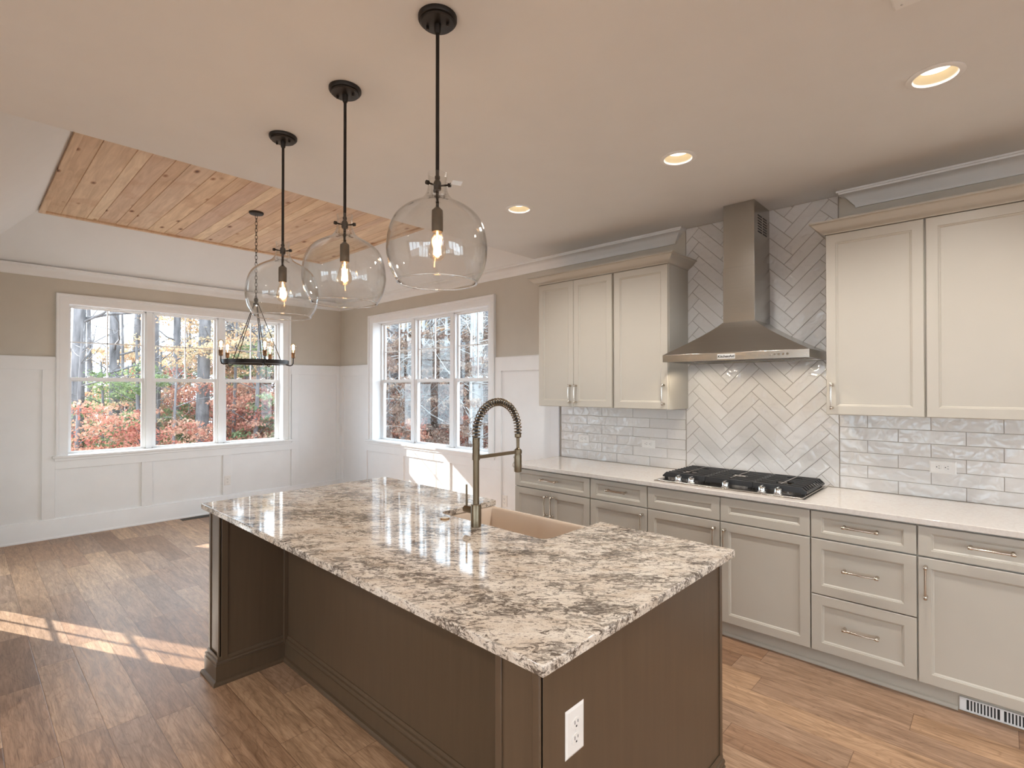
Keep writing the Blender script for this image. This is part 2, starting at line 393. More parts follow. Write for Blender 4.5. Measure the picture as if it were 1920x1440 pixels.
def wall_boxes(name, mat, boxes):
    b = MB()
    for q in boxes: b.box(*q)
    return b.build(name, mat, kind='structure')
O1 = (W1[0]-.015, W1[1]+.015); O2 = (W2[0]-.015, W2[1]+.015); HO = HEADZ+.015
wall_boxes('wall_far', M['tan'], [(-.2, 0, YL-.2, O1[0], 0, 2.9), (-.2, 0, O1[1], .2, 0, 2.9), (-.2, 0, O1[0], O1[1], 0, SILLZ-.0275), (-.2, 0, O1[0], O1[1], HO, 2.9)])
wall_boxes('wall_kitchen', M['tan'], [(0, O2[0], 0, .2, 0, 2.9), (O2[1], XB+.2, 0, .2, 0, 2.9), (O2[0], O2[1], 0, .2, 0, SILLZ-.0275), (O2[0], O2[1], 0, .2, HO, 2.9)])
wall_boxes('wall_left', M['tan'], [(0, W3[0]-.015, YL-.2, YL, 0, 2.9), (W3[1]+.015, 3.9, YL-.2, YL, 0, 2.9), (W3[0]-.015, W3[1]+.015, YL-.2, YL, 0, W3[2]-.0275), (W3[0]-.015, W3[1]+.015, YL-.2, YL, W3[3]+.015, 2.9)])
wall_boxes('wall_living', M['tan'], [(3.7, 3.9, YB-.2, YL-.2, 0, 2.9)])
FILL_LW = [(4.6, 6.8), (7.6, 9.8)]  # unseen back-wall windows, added to let in fill daylight
wb = [(3.9, FILL_LW[0][0], YB-.2, YB, 0, 2.9), (FILL_LW[0][1], FILL_LW[1][0], YB-.2, YB, 0, 2.9), (FILL_LW[1][1], XB+.2, YB-.2, YB, 0, 2.9)]
for a, c in FILL_LW: wb += [(a, c, YB-.2, YB, 0, .45), (a, c, YB-.2, YB, HEADZ, 2.9)]
wall_boxes('wall_back', M['tan'], wb)
FILL_RW = [(-7.4, -5.2), (-4.0, -1.8)]  # more added openings out of view, for sky fill from the right
wb = [(XB, XB+.2, YB, FILL_RW[0][0], 0, 2.9), (XB, XB+.2, FILL_RW[0][1], FILL_RW[1][0], 0, 2.9), (XB, XB+.2, FILL_RW[1][1], 0, 0, 2.9)]
for a, c in FILL_RW: wb += [(XB, XB+.2, a, c, 0, .45), (XB, XB+.2, a, c, HEADZ, 2.9)]
wall_boxes('wall_right', M['tan'], wb)

# flat ceiling with round holes for the recessed cans
CANS = [(4.743, -1.235), (5.908, -1.235), (6.99, -1.235), (8.2, -1.235), (9.6, -1.235), (8.6, -3.6), (10.2, -3.6),
        (5.2, -5.3), (7.2, -5.3), (9.2, -5.3), (5.2, -7.3), (7.2, -7.3), (9.2, -7.3)]  # cans past the visible ones are added to fill the room with light
CR = .074
def ceiling_mesh():
    x0, x1, y0, y1 = 3.9, XB, YB, 0.0
    rows = sorted({c[1] for c in CANS}); b = MB(); T = 2.92
    def flat(a0, a1, c0, c1): b.add([(a0,c0,H),(a1,c0,H),(a1,c1,H),(a0,c1,H)], [(0,1,2,3)])
    yc = y0
    for ry in rows:
        flat(x0, x1, yc, ry-.12); yc = ry+.12; xc = x0
        for hx in sorted(c[0] for c in CANS if c[1] == ry):
            flat(xc, hx-.12, ry-.12, ry+.12); xc = hx+.12
            n = 32; sq = []; ci = []
            for k in range(n):
                t = 2*PI*k/n; cx, sy = math.cos(t), math.sin(t); m = max(abs(cx), abs(sy))
                sq.append((hx+.12*cx/m, ry+.12*sy/m, H)); ci.append((hx+CR*cx, ry+CR*sy, H))
            b.loops([sq, ci, [(x, y, T) for x, y, z in ci]], True, False)
        flat(xc, x1, ry-.12, ry+.12)
    flat(x0, x1, yc, y1)
    b.add([(x0,y0,T),(x1,y0,T),(x1,y1,T),(x0,y1,T)], [(0,1,2,3)])
    return b
b = ceiling_mesh()
b.build('ceiling', M['ceil'], kind='structure', smooth=20)
# sloped tray over the dining end
OX0, OX1, OY0, OY1 = .06, 3.9, YL+.10, -.10
TX0, TX1, TY0, TY1 = .527, 3.47, -3.385, -.565
TZ = 3.25
b = MB()
R0 = [(-.2, YL-.2, H), (3.9, YL-.2, H), (3.9, .2, H), (-.2, .2, H)]
R1 = [(OX0, OY0, H), (OX1, OY0, H), (OX1, OY1, H), (OX0, OY1, H)]
R2 = [(TX0, TY0, TZ), (TX1, TY0, TZ), (TX1, TY1, TZ), (TX0, TY1, TZ)]
R3 = [(x, y, TZ+.12) for x, y, z in R2]
R4 = [(x, y, TZ+.12) for x, y, z in R0]
b.loops([R0, R1, R2, R3], True, False); b.loops([R0, R4], True, False); b.loops([R4, R3], True, False)
b.add(R3, [(0, 1, 2, 3)])
b.build('ceiling_tray', M['ceil'], kind='structure', smooth=20)
# pine boards
b = MB()
ys = [-3.385, -3.343, -3.228, -3.036, -2.946, -2.803, -2.708, -2.532, -2.377, -2.270, -2.108, -2.001, -1.835, -1.70, -1.61, -1.47, -1.31, -1.21, -1.05, -.96, -.80, -.70, -.565]
rr = [.7, .1, .35, .75, .45, .05, .9, .3, .2, .55, .82, .6, .15, .77, .4, .65, .95, .25, .5, .85, .35, .7]
for i in range(len(ys)-1):
    a, c = ys[i], ys[i+1]; g = .0035
    pr = [(a, .02), (a, .006), (a+g, 0), (c-g, 0), (c, .006), (c, .02)]
    ring = lambda x: [(x, q, TZ-.012+h) for q, h in pr]
    b.loops([ring(TX0), ring(TX1)], True, True, rnd=rr[i % len(rr)])
b.build('ceiling_boards', M['pine'], kind='structure', smooth=20)
b = MB()
b.sweep([(TX0, TY0), (TX0, TY1), (TX1, TY1), (TX1, TY0)], [(0, TZ-.03), (.045, TZ-.03), (.045, TZ-.008), (0, TZ-.008)], lambda a, c, h: (a, c, h), closed=True, rnd=.35)
b.build('trim_4', M['pine'], kind='structure')

# ------------------------------------------------------------------ mouldings
def prof_crown(z, h=.10, p=.10):
    return [(0, z-h), (.012, z-h), (.014, z-h+.012), (.03, z-h+.03), (.048, z-h+.052), (.07, z-h+.074), (p-.012, z-.022), (p-.01, z-.012), (p, z-.012), (p, z-.001), (0, z-.001)]
XY = lambda a, c, h: (a, c, h)
b = MB(); cr = prof_crown(H)
b.sweep([(0, YL), (0, 0), (5.290, 0), (5.290, .03)], [(d, h) for d, h in cr], XY)   # travelling +y then +x: right side is the room
o = b.build('trim_1', M['white'], kind='structure', smooth=50)
b = MB(); b.sweep([(6.520, .03), (6.520, 0), (XB, 0)], cr, XY); b.build('trim_2', M['white'], kind='structure', smooth=50)
base = [(0, 0), (.030, 0), (.030, .012), (.020, .022), (.018, .03), (.018, .165), (.013, .178), (.011, .195), (0, .20)]
b = MB(); b.sweep([(0.02, YL), (0.02, -.02)], base, XY); b.build('baseboard_far', M['white'], kind='structure', smooth=30)
b = MB(); b.sweep([(.02, -.02), (4.13, -.02)], base, XY); b.build('baseboard_kitchen', M['white'], kind='structure', smooth=30)

# board and batten wainscot
WZ = 1.875
b = MB(); t0, t1 = .004, .020
def fx(y0, y1, z0, z1, t=t1): b.box(0, t, y0, y1, z0, z1)
fx(YL, -3.205, 0, WZ, t0); fx(-.745, 0, 0, WZ, t0); fx(-3.205, -.745, 0, .80, t0)
fx(YL, -3.205, 1.745, WZ); fx(-.745, 0, 1.745, WZ); fx(-3.308, -3.205, .205, 1.745); fx(-.738, -.643, .80, 1.745); fx(-.738, -.643, .205, .708); fx(-.068, 0, .205, 1.745)
fx(-3.205, -.643, .708, .80); fx(YL, 0, .15, .205)
for y0, y1 in ((-2.456, -2.353), (-1.605, -1.499)): fx(y0, y1, .205, .708)
b.box(0, .026, YL, -3.21, WZ, WZ+.006); b.box(0, .026, -.74, -.0265, WZ, WZ+.006)
b.build('trim_5', M['white'], kind='structure', bevel=.0015)
b = MB()
def fy(x0, x1, z0, z1, t=t1): b.box(x0, x1, -t, 0, z0, z1)
fy(0, .795, 0, WZ, t0); fy(3.285, 4.137, 0, WZ, t0); fy(.795, 3.285, 0, .80, t0)
fy(.0201, .795, 1.735, WZ); fy(3.285, 4.137, 1.735, WZ); fy(.0201, .113, .205, 1.735); fy(.735, .795, .80, 1.735)
fy(3.285, 3.376, .80, 1.735); fy(4.04, 4.137, .205, 1.735); fy(.735, 3.376, .695, .80); fy(.0201, 4.137, .15, .205)
for x0, x1 in ((.735, .772), (1.536, 1.640), (2.446, 2.551), (3.242, 3.376)): fy(x0, x1, .205, .695)
b.box(0, .79, -.026, 0, WZ, WZ+.006); b.box(3.29, 4.137, -.026, 0, WZ, WZ+.006)
b.build('trim_6', M['white'], kind='structure', bevel=.0015)

# ------------------------------------------------------------------ windows
def window(name, u0, u1, z0, z1, mp, nunit, deep=.12, casing=True, muntin=True, grid=None):
    """mp(u, d, z): u along the wall, d outwards (0 = inner wall face)"""
    root = struct_empty(name, mp((u0+u1)/2, 0, z0))
    def bx(b, ua, ub, da, db, za, zb):
        p = mp(ua, da, za); q = mp(ub, db, zb); b.box(p[0], q[0], p[1], q[1], p[2], q[2])
    if casing:
        b = MB(); cw = .10
        path = [(u0-.0, z0), (u0, z1), (u1, z1), (u1, z0)]
        # profile outwards from the opening: flat board and a raised back band
        pr = [(-.004, 0), (-.004, .014), (.02, .016), (.03, .020), (.07, .020), (.074, .034), (.092, .036), (cw, .030), (cw, 0)]
        def cm(a, c, h): return mp(a, -h, c)
        b.sweep(path, [(-d, h) for d, h in pr], cm)
        b.build('casing', M['white'], root, smooth=25)
        b = MB()   # jamb liners between casing and frame
        bx(b, u0-.015, u0, -.002, deep, z0, z1); bx(b, u1, u1+.015, -.002, deep, z0, z1); bx(b, u0-.015, u1+.015, -.002, deep, z1, z1+.015)
        b.build('jamb', M['white'], root)
        b = MB(); bx(b, u0-.125, u1+.125, -.052, .0, z0-.027, z0); bx(b, u0-.0, u1+.0, 0, deep, z0-.027, z0)
        b.build('sill', M['white'], root, bevel=.006)
        b = MB(); bx(b, u0-.105, u1+.105, -.034, 0, z0-.055, z0-.027); b.build('apron', M['white'], root, bevel=.003)
    gap = .055; uw = (u1-u0-gap*(nunit-1))/nunit
    fr = MB()
    D0, D1 = deep, deep+.075
    for k in range(nunit-1):
        a = u0+uw*(k+1)+gap*k; bx(fr, a, a+gap, D0-.012, D1, z0, z1)
    for k in range(nunit):
        a = u0+k*(uw+gap); c = a+uw
        bx(fr, a, a+.018, D0, D1, z0, z1); bx(fr, c-.018, c, D0, D1, z0, z1); bx(fr, a, c, D0, D1, z1-.016, z1); bx(fr, a, c, D0, D1, z0, z0+.012)
    fr.build('window_frame', M['vinyl'], root, bevel=.002)
    zm = (z0+z1)/2+.0
    for k in range(nunit):
        a = u0+k*(uw+gap)+.014; c = a+uw-.028
        for up in (1, 0):
            d0 = D0+.012 if not up else D0+.040; d1 = d0+.026
            if grid: za, zb = (z0+.01, z1-.01)
            else: za, zb = (zm-.022, z1-.014) if up else (z0+.010, zm+.022)
            if grid and up: continue
            s = MB(); st = .030 if not up else .026; rb = .035 if up else .032
            bx(s, a, a+st, d0, d1, za, zb); bx(s, c-st, c, d0, d1, za, zb)
            bx(s, a+st, c-st, d0, d1, za, za+(.012 if not up else .030)+.0); bx(s, a+st, c-st, d0, d1, zb-(.034 if not up else .012), zb)
            so = s.build('sash', M['vinyl'], root, bevel=.002)
            g = MB(); bx(g, a+st-.004, c-st+.004, d0+.010, d0+.016, za+.006, zb-.006)
            g.build('pane', M['glass'], so)
            if (up and muntin) or grid:
                mz = MB(); um = (a+c)/2 if not grid else 1.46
                bx(mz, um-.006, um+.006, d0+.004, d0+.020, za+.02, zb-.01)
                if grid:
                    for q in grid: bx(mz, a+st-.002, c-st+.002, d0+.004, d0+.020, q-.010, q+.010)
                else: bx(mz, a+st-.002, c-st+.002, d0+.004, d0+.020, 2.055-.006, 2.055+.006)
                mz.build('muntin', M['vinyl'], so)
            if not up and not grid:
                lk = MB()
                for q in (.28, .72):
                    um = a+(c-a)*q; bx(lk, um-.028, um+.028, d0-.002, d0+.022, zb, zb+.010); bx(lk, um-.012, um+.018, d0-.004, d0+.014, zb+.010, zb+.018)
                lk.build('sash_lock', M['vinyl'], so, bevel=.002)
    return root
window('window_1', W1[0], W1[1], SILLZ, HEADZ, lambda u, d, z: (-d, u, z), 3)
window('window_2', W2[0], W2[1], SILLZ, HEADZ, lambda u, d, z: (u, d, z), 3)
window('window_3', W3[0], W3[1], W3[2], W3[3], lambda u, d, z: (u, YL-d, z), 1, grid=(.39, .805, 1.22, 1.635))
for i, (a, c) in enumerate(FILL_LW): window('window_%d' % (4+i), a, c, .45, HEADZ, lambda u, d, z: (u, YB-d, z), 3, muntin=False)  # added fill windows behind the camera
for i, (a, c) in enumerate(FILL_RW): window('window_%d' % (6+i), a, c, .45, HEADZ, lambda u, d, z: (XB+d, u, z), 3, muntin=False)  # added fill windows on the unseen right wall

# ------------------------------------------------------------------ tiles
def clip(poly, x0, x1, z0, z1):
    def cut(P, f, inter):
        out = []
        for i in range(len(P)):
            a, c = P[i-1], P[i]; fa, fc = f(a), f(c)
            if fc >= 0:
                if fa < 0: out.append(inter(a, c, fa, fc))
                out.append(c)
            elif fa >= 0: out.append(inter(a, c, fa, fc))
        return out
    it = lambda a, c, fa, fc: tuple(a[i]+(c[i]-a[i])*fa/(fa-fc) for i in (0, 1))
    for f in (lambda p: p[0]-x0, lambda p: x1-p[0], lambda p: p[1]-z0, lambda p: z1-p[1]):
        if len(poly) < 3: return []
        poly = cut(poly, f, it)
    return poly
def area(P): return .5*sum(P[i-1][0]*P[i][1]-P[i][0]*P[i-1][1] for i in range(len(P)))
def inset(P, d):
    if area(P) < 0: P = P[::-1]
    Q = [P[i] for i in range(len(P)) if math.dist(P[i], P[i-1]) > 1e-5]
    n = len(Q); out = []
    for i in range(n):
        p, q, r = Q[i-1], Q[i], Q[(i+1) % n]
        d1 = ((q[0]-p[0]), (q[1]-p[1])); d2 = ((r[0]-q[0]), (r[1]-q[1]))
        l1, l2 = math.hypot(*d1), math.hypot(*d2); n1 = (-d1[1]/l1, d1[0]/l1); n2 = (-d2[1]/l2, d2[0]/l2)
        k = 1+n1[0]*n2[0]+n1[1]*n2[1]
        if k < .15: return None
        out.append((q[0]+(n1[0]+n2[0])/k*d, q[1]+(n1[1]+n2[1])/k*d))
    return out
def tile_panel(name, rect, polys, label):
    x0, x1, z0, z1 = rect; b = MB()
    for P in polys:
        C = clip(P, x0+.001, x1-.001, z0+.001, z1-.001)
        if len(C) < 3 or abs(area(C)) < 8e-5: continue
        A = inset(C, .0012); B = inset(C, .0028)
        if not A or not B or area(B) < 3e-5: continue
        r = random.random()
        b.loops([[(a, -.001, c) for a, c in A], [(a, -.0058, c) for a, c in A], [(a, -.0075, c) for a, c in B]], True, True, r)
    root = thing(name, ((x0+x1)/2, 0, z0), label, 'backsplash')
    b.build('tiles', M['tile'], root, smooth=20)
    g = MB(); g.box(x0, x1, -.0035, -.0005, z0, z1); g.build('grout', M['grout'], root)
    return root
TX = (4.154, 5.385, 6.415)
Lt = .3095; P0 = .915
def brick(x0, x1, z1, start):
    out = []; r = 0; z = P0
    while z < z1:
        off = start if r % 2 == 1 else start + Lt/2
        x = x0 - ((x0-off) % Lt) 
        while x < x1: out.append([(x, z), (x+Lt, z), (x+Lt, z+.0785), (x, z+.0785)]); x += Lt
        z += .0785; r += 1
    return out
# rows counted up from the counter: the 1.225-1.305 row (r=4) joints at 4.452 / 6.719
tile_panel('brick_tile_backsplash', (TX[0], TX[1], .914, 1.42), brick(TX[0], TX[1], 1.42, 4.297), 'white glossy brick-laid tile backsplash left of the herringbone panel')
tile_panel('brick_tile_backsplash', (TX[2], 8.4, .914, 1.42), brick(TX[2], 8.4, 1.42, 6.566), 'white glossy brick-laid tile backsplash right of the herringbone panel')
wp, lp = .0545, .218; X0, Z0 = 5.4915, 2.569
hp = []
for i in range(-3, 5):
    for k in range(-28, 16):
        cx, cz = X0+i*8*wp, Z0+k*2*wp
        U = lambda u, v: (cx+(u-v)*wp, cz-(u+v)*wp)
        hp.append([U(0, 0), U(4, 0), U(4, 1), U(0, 1)]); hp.append([U(0, 1), U(1, 1), U(1, 5), U(0, 5)])
tile_panel('herringbone_tile_backsplash', (TX[1], TX[2], .914, H), hp, 'tall white glossy herringbone tile panel behind the steel range hood')
b = MB()
for x in (TX[0]-.003, TX[1]-.0015, TX[2]-.0015): b.box(x, x+.003, -.009, 0, .914, 1.42 if x < 5 else (H if x > 5.2 else 1.42))
b.build('trim_7', M['grout'], kind='structure')

# ------------------------------------------------------------------ cabinets
def panel_front(b, x0, x1, z0, z1, y, t=.020, ix=.050, iz=.050):
    """door or drawer front, front face at y facing -y, with a stepped frame round a flat centre"""
    def ring(i, dy): 
        fx = ix*min(i, 1)+max(0, i-1); fz = iz*min(i, 1)+max(0, i-1)
        return [(x0+fx, y+dy, z0+fz), (x1-fx, y+dy, z0+fz), (x1-fx, y+dy, z1-fz), (x0+fx, y+dy, z1-fz)]
    rings = [ring(0, t)]
    e = .002
    rings.append([(x0, y+e, z0), (x1, y+e, z0), (x1, y+e, z1), (x0, y+e, z1)])
    rings.append([(x0+e, y, z0+e), (x1-e, y, z0+e), (x1-e, y, z1-e), (x0+e, y, z1-e)])
    for i, dy in ((1, 0), (1.0015, .004), (1.0065, .0055), (1.0115, .0105)): rings.append(ring(i, dy))
    b.loops(rings, True, True)
def pull(parent, x, z, y, vertical, L=.145):
    b = MB(); n = 9; h = L/2; r = .0052; out = .034
    def P(s, d): return (x, y-d, z+s) if vertical else (x+s, y-d, z)
    for s in (-1, 1):
        b.tube([P(s*h, 0), P(s*h, .006), P(s*h, .008), P(s*h, out)], [.009, .009, .0065, .0065], 10)
        b.tube([P(s*(h+.010), out), P(s*(h+.008), out), P(s*(h-.006), out), P(s*(h-.010), out)], [.006, .0085, .0085, .006], 10)
    b.tube([P(-h+2*h*i/n, out+.004*math.sin(PI*i/n)) for i in range(n+1)], [r*(1+.25*abs(i/n-.5)) for i in range(n+1)], 10)
    return b.build('handle', M['nickel'], parent, smooth=50)
YD = -.63
def base_cabinet(x0, x1, label, fronts):
    root = thing('base_cabinet', ((x0+x1)/2, -.3, 0), label, 'cabinet')
    b = MB(); b.box(x0, x1, -.608, -.005, .10, .883); b.box(x0, x1, -.552, -.005, 0, .10)
    b.build('body', M['cab'], root)
    for kind, a, c, z0, z1, hd in fronts:
        b = MB()
        if kind == 'drawer': panel_front(b, a, c, z0, z1, YD, iz=.030 if z1-z0 < .2 else .05)
        else: panel_front(b, a, c, z0, z1, YD)
        f = b.build('drawer' if kind == 'drawer' else ('door' if kind == 'door' else 'false_front'), M['cab'], root, smooth=20)
        if hd == 'h': pull(f, (a+c)/2, (z0+z1)/2+.009 if z1-z0 < .2 else (z0+z1)/2+.006, YD, False)
        elif hd == 'l': pull(f, a+.030, .605, YD, True)
        elif hd == 'r': pull(f, c-.030, .605, YD, True)
    return root
G = .0025
Z1, Z2, Z3 = (.728, .873), (.104, .720), None
base_cabinet(4.140, 4.911, 'cream base cabinet at the left end of the run, one drawer over two doors',
    [('drawer', 4.140+G, 4.911-G, *Z1, 'h'), ('door', 4.140+G, 4.5245-G/2, *Z2, 'r'), ('door', 4.5245+G/2, 4.911-G, *Z2, 'l')])
base_cabinet(4.911, 5.387, 'narrow cream base cabinet left of the cooktop cabinet, drawer over one door',
    [('drawer', 4.911+G+.003, 5.387-G, *Z1, 'h'), ('door', 4.911+G+.003, 5.387-G, *Z2, 'r')])
base_cabinet(5.387, 6.393, 'wide cream base cabinet under the cooktop with two handleless top panels',
    [('front', 5.387+G+.002, 5.890-G, *Z1, None), ('front', 5.890+G, 6.393-G, *Z1, None), ('door', 5.387+G+.002, 5.890-G, *Z2, 'r'), ('door', 5.890+G, 6.393-G, *Z2, 'l')])
base_cabinet(6.393, 6.866, 'cream base cabinet with three stacked drawers right of the cooktop',
    [('drawer', 6.393+G+.002, 6.866-G, *Z1, 'h'), ('drawer', 6.393+G+.002, 6.866-G, .418, .720, 'h'), ('drawer', 6.393+G+.002, 6.866-G, .104, .412, 'h')])
base_cabinet(6.866, 7.410, 'cream base cabinet at the right edge of the photo above the toe kick vent',
    [('drawer', 6.866+G+.002, 7.410-G, *Z1, 'h'), ('door', 6.866+G+.002, 7.410-G, *Z2, 'l')])
# toe kick shoe and vent
b = MB(); b.box(4.14, 7.41, -.566, -.551, 0, .098); b.sweep([(4.14, -.566), (7.015, -.566)], [(0, 0), (.016, 0), (.016, .006), (.010, .016), (0, .020)], XY)
tag(b.build('toe_kick', M['cab'], smooth=30), 'long pale toe kick board under the cream base cabinets', 'toe kick')
root = thing('toe_kick_vent', (7.17, -.57, .035), 'white slotted floor vent in the toe kick at lower right', 'vent')
b = MB(); b.box(7.02, 7.32, -.576, -.5665, .006, .012); b.box(7.02, 7.32, -.576, -.5665, .062, .068); b.box(7.02, 7.046, -.576, -.5665, .012, .062); b.box(7.294, 7.32, -.576, -.5665, .012, .062); b.box(7.163, 7.177, -.576, -.5665, .012, .062)
b.build('frame', M['white'], root, bevel=.001)
for a0, a1 in ((7.046, 7.163), (7.177, 7.294)):
    n = 10; b = MB()
    for i in range(1, n): x = a0+(a1-a0)*i/n; b.box(x-.0028, x+.0028, -.574, -.567, .012, .062)
    b.build('louvres', M['white'], root)
b = MB(); b.box(7.045, 7.295, -.5685, -.5662, .010, .064); b.build('duct', M['slot'], root)

# quartz worktop
b = MB(); b.box(4.125, 8.4, -.648, -.0025, .884, .914)
tag(b.build('countertop', M['quartz'], bevel=.003, origin=(6, -.3, .884)), 'pale polished quartz countertop running along the tiled wall', 'countertop')

def upper_cabinet(x0, x1, label, doors):
    root = thing('wall_cabinet', ((x0+x1)/2, -.17, 1.397), label, 'cabinet')
    b = MB(); b.box(x0, x1, -.325, -.003, 1.397, 2.475); b.build('body', M['cab'], root, bevel=.001)
    for a, c, hd in doors:
        b = MB(); panel_front(b, a, c, 1.400, 2.467, -.345)
        f = b.build('door', M['cab'], root, smooth=20)
        pull(f, (a+.030) if hd == 'l' else (c-.028), 1.508, -.345, True, .137)
    return root
upper_cabinet(4.166, 4.928, 'cream wall cabinet with two doors, left of the range hood', [(4.167, 4.5465, 'r'), (4.5495, 4.925, 'l')])
upper_cabinet(4.930, 5.402, 'single-door cream wall cabinet directly left of the range hood', [(4.947, 5.399, 'r')])
upper_cabinet(6.413, 6.879, 'single-door cream wall cabinet directly right of the range hood', [(6.415, 6.875, 'l')])
upper_cabinet(6.880, 7.345, 'cream wall cabinet cut by the right edge of the photo', [(6.885, 7.343, 'r')])
cc = [(0, 2.470), (.006, 2.470), (.008, 2.478), (.020, 2.484), (.040, 2.500), (.058, 2.520), (.062, 2.527), (.072, 2.529), (.072, 2.538), (0, 2.538)]
b = MB(); b.sweep([(4.166, -.003), (4.166, -.345), (5.402, -.345), (5.402, -.003)], cc, XY); b.box(4.166, 5.402, -.345, -.003, 2.476, 2.5)
tag(b.build('cabinet_crown', M['cab'], smooth=50, origin=(4.8, -.2, 2.47)), 'cream crown moulding on top of the two cabinets left of the hood', 'moulding')
b = MB(); b.sweep([(6.413, -.003), (6.413, -.345), (7.345, -.345), (7.345, -.003)], cc, XY); b.box(6.413, 7.345, -.345, -.003, 2.476, 2.5)
tag(b.build('cabinet_crown', M['cab'], smooth=50, origin=(6.9, -.2, 2.47)), 'cream crown moulding on top of the cabinets right of the hood', 'moulding')

# ------------------------------------------------------------------ range hood
HX = 5.898
root = thing('range_hood', (HX, -.02, 1.735), 'stainless steel chimney range hood on the herringbone tile', 'range hood')
hw, hf = .4625, -.492
b = MB()
def rect(x0, x1, y0, y1, z): return [(x0, y0, z), (x1, y0, z), (x1, y1, z), (x0, y1, z)]
rings = []
cw2 = .1035; cf = -.322
for i in range(9):
    t = i/8; s = 1-(1-t)**1.0
    k = t; e = (1-k)**.82     # slightly hollow slope
    w = cw2+.004+(hw-.006-cw2)*((1-k)**1.18) ; f = cf-.004+(hf+.006-cf)*((1-k)**1.18)
    rings.append(rect(HX-w, HX+w, f, -.012, 1.788+k*.212))
b.loops(rings, True, True); b.build('canopy', M['steel'], root, smooth=30)
b = MB()
b.loops([rect(HX-hw, HX+hw, hf, -.012, 1.738), rect(HX-hw, HX+hw, hf, -.012, 1.786), rect(HX-hw+.004, HX+hw-.004, hf+.004, -.012, 1.790)], True, False)
b.loops([rect(HX-hw, HX+hw, hf, -.012, 1.738), rect(HX-hw+.03, HX+hw-.03, hf+.03, -.03, 1.738), rect(HX-hw+.03, HX+hw-.03, hf+.03, -.03, 1.752)], True, False)
b.add(rect(HX-hw+.03, HX+hw-.03, hf+.03, -.03, 1.752), [(0, 1, 2, 3)])
b.build('rim', M['steel'], root, smooth=30, bevel=.0012)
b = MB(); b.box(HX-cw2, HX+cw2, cf, -.012, 1.995, 2.37); b.build('chimney_lower', M['steel'], root, bevel=.0015)
b = MB(); b.box(HX-cw2+.0025, HX+cw2-.0025, cf+.0025, -.012, 2.365, H-.001); b.build('chimney_upper', M['steel'], root, bevel=.0015)
b = MB()
for i in range(7):
    for j in range(2): b.box(HX+cw2-.003, HX+cw2-.0018, -.25+j*.10, -.17+j*.10, 2.60+i*.018, 2.608+i*.018)
b.build('vent_slots', M['slot'], root)
b = MB()
for i in range(5): b.lathe([(.0075, 0), (.0075, -.003), (.006, -.005)], (6.149+.0235*i, hf, 1.762), 16, True, 'y')
b.build('buttons', M['chrome'], root)
b = MB(); b.box(5.822, 5.936, hf-.003, hf, 1.745, 1.777); bd = b.build('badge', M['badge'], root, bevel=.001)
tc = D.curves.new('lettering', 'FONT'); tc.body = 'KitchenAid'; tc.size = .0235; tc.align_x = 'CENTER'; tc.align_y = 'CENTER'; tc.extrude = .0006; tc.offset = .0006
to = D.objects.new('lettering_curve', tc); COL.objects.link(to)
bpy.context.view_layer.update()
tm = D.meshes.new_from_object(to.evaluated_get(bpy.context.evaluated_depsgraph_get())); D.objects.remove(to)
tm.transform(Matrix.Translation(Vector((5.879, hf-.0034, 1.761))-world_of(bd)) @ Matrix.Rotation(PI/2, 4, 'X'))
lt = D.objects.new('lettering', tm); COL.objects.link(lt); lt.parent = bd; tm.materials.clear(); tm.materials.append(M['slot'])
b = MB()
for x0 in (HX-.36, HX+.01):
    b.box(x0, x0+.35, -.40, -.10, 1.7495, 1.7525)
    for i in range(16): b.box(x0+.012+i*.0205, x0+.022+i*.0205, -.39, -.11, 1.746, 1.750)
b.build('grease_filter', M['steeltop'], root)
for s in (-1, 1):
    b = MB(); b.lathe([(.032, 1.7515), (.032, 1.747), (.026, 1.745)], (HX+s*.30, -.435, 0), 20); lo = b.build('lamp_ring', M['chrome'], root)
    b = MB(); b.lathe([(.026, 1.7460), (.024, 1.7435)], (HX+s*.30, -.435, 0), 20); b.build('lamp_lens', M['hoodlens'], lo)
    ld = D.lights.new('hood_lamp', 'SPOT'); ld.energy = 6; ld.color = (1, .86, .68); ld.spot_size = 2.35; ld.spot_blend = .35; ld.shadow_soft_size = .02
    l = D.objects.new('hood_lamp', ld); COL.objects.link(l); l.parent = lo; l.location = Vector((HX+s*.30, -.435, 1.737))-world_of(lo)
    l.rotation_euler = (math.radians(22), 0, 0)

# ------------------------------------------------------------------ cooktop
CX0, CX1, CY0, CY1 = 5.415, 6.355, -.585, -.045
root = thing('gas_cooktop', ((CX0+CX1)/2, -.3, .914), 'stainless gas cooktop with black cast iron grates set in the pale countertop', 'cooktop')
b = MB(); b.box(CX0, CX1, CY0, CY1, .9145, .919); b.loops([rect(CX0+.012, CX1-.012, CY0+.012, CY1-.012, .919), rect(CX0+.016, CX1-.016, CY0+.016, CY1-.016, .923)], True, True)
b.build('tray', M['steeltop'], root, bevel=.001)
for x in (5.572, 5.662, 5.887, 6.108, 6.199):
    b = MB(); c = (x, -.532, .923)
    b.lathe([(.028, 0), (.028, .003), (.022, .006), (.0215, .026), (.019, .031), (.015, .032)], c, 24)
    b.box(x-.005, x+.005, -.554, -.510, .950, .962)
    b.build('knob', M['chrome'], root, smooth=40, bevel=.001)
def burner(x, y, r):
    b = MB(); b.lathe([(r+.012, .923), (r+.012, .928), (r, .932), (r, .940)], (x, y, 0), 28); o = b.build('burner', M['steeltop'], root)
    b = MB(); b.lathe([(r*.86, .940), (r*.90, .944), (r*.80, .949), (r*.3, .950)], (x, y, 0), 28); b.build('burner_cap', M['iron'], o)
gx = [CX0+.012, CX0+.3185, CX1-.3185, CX1-.012]
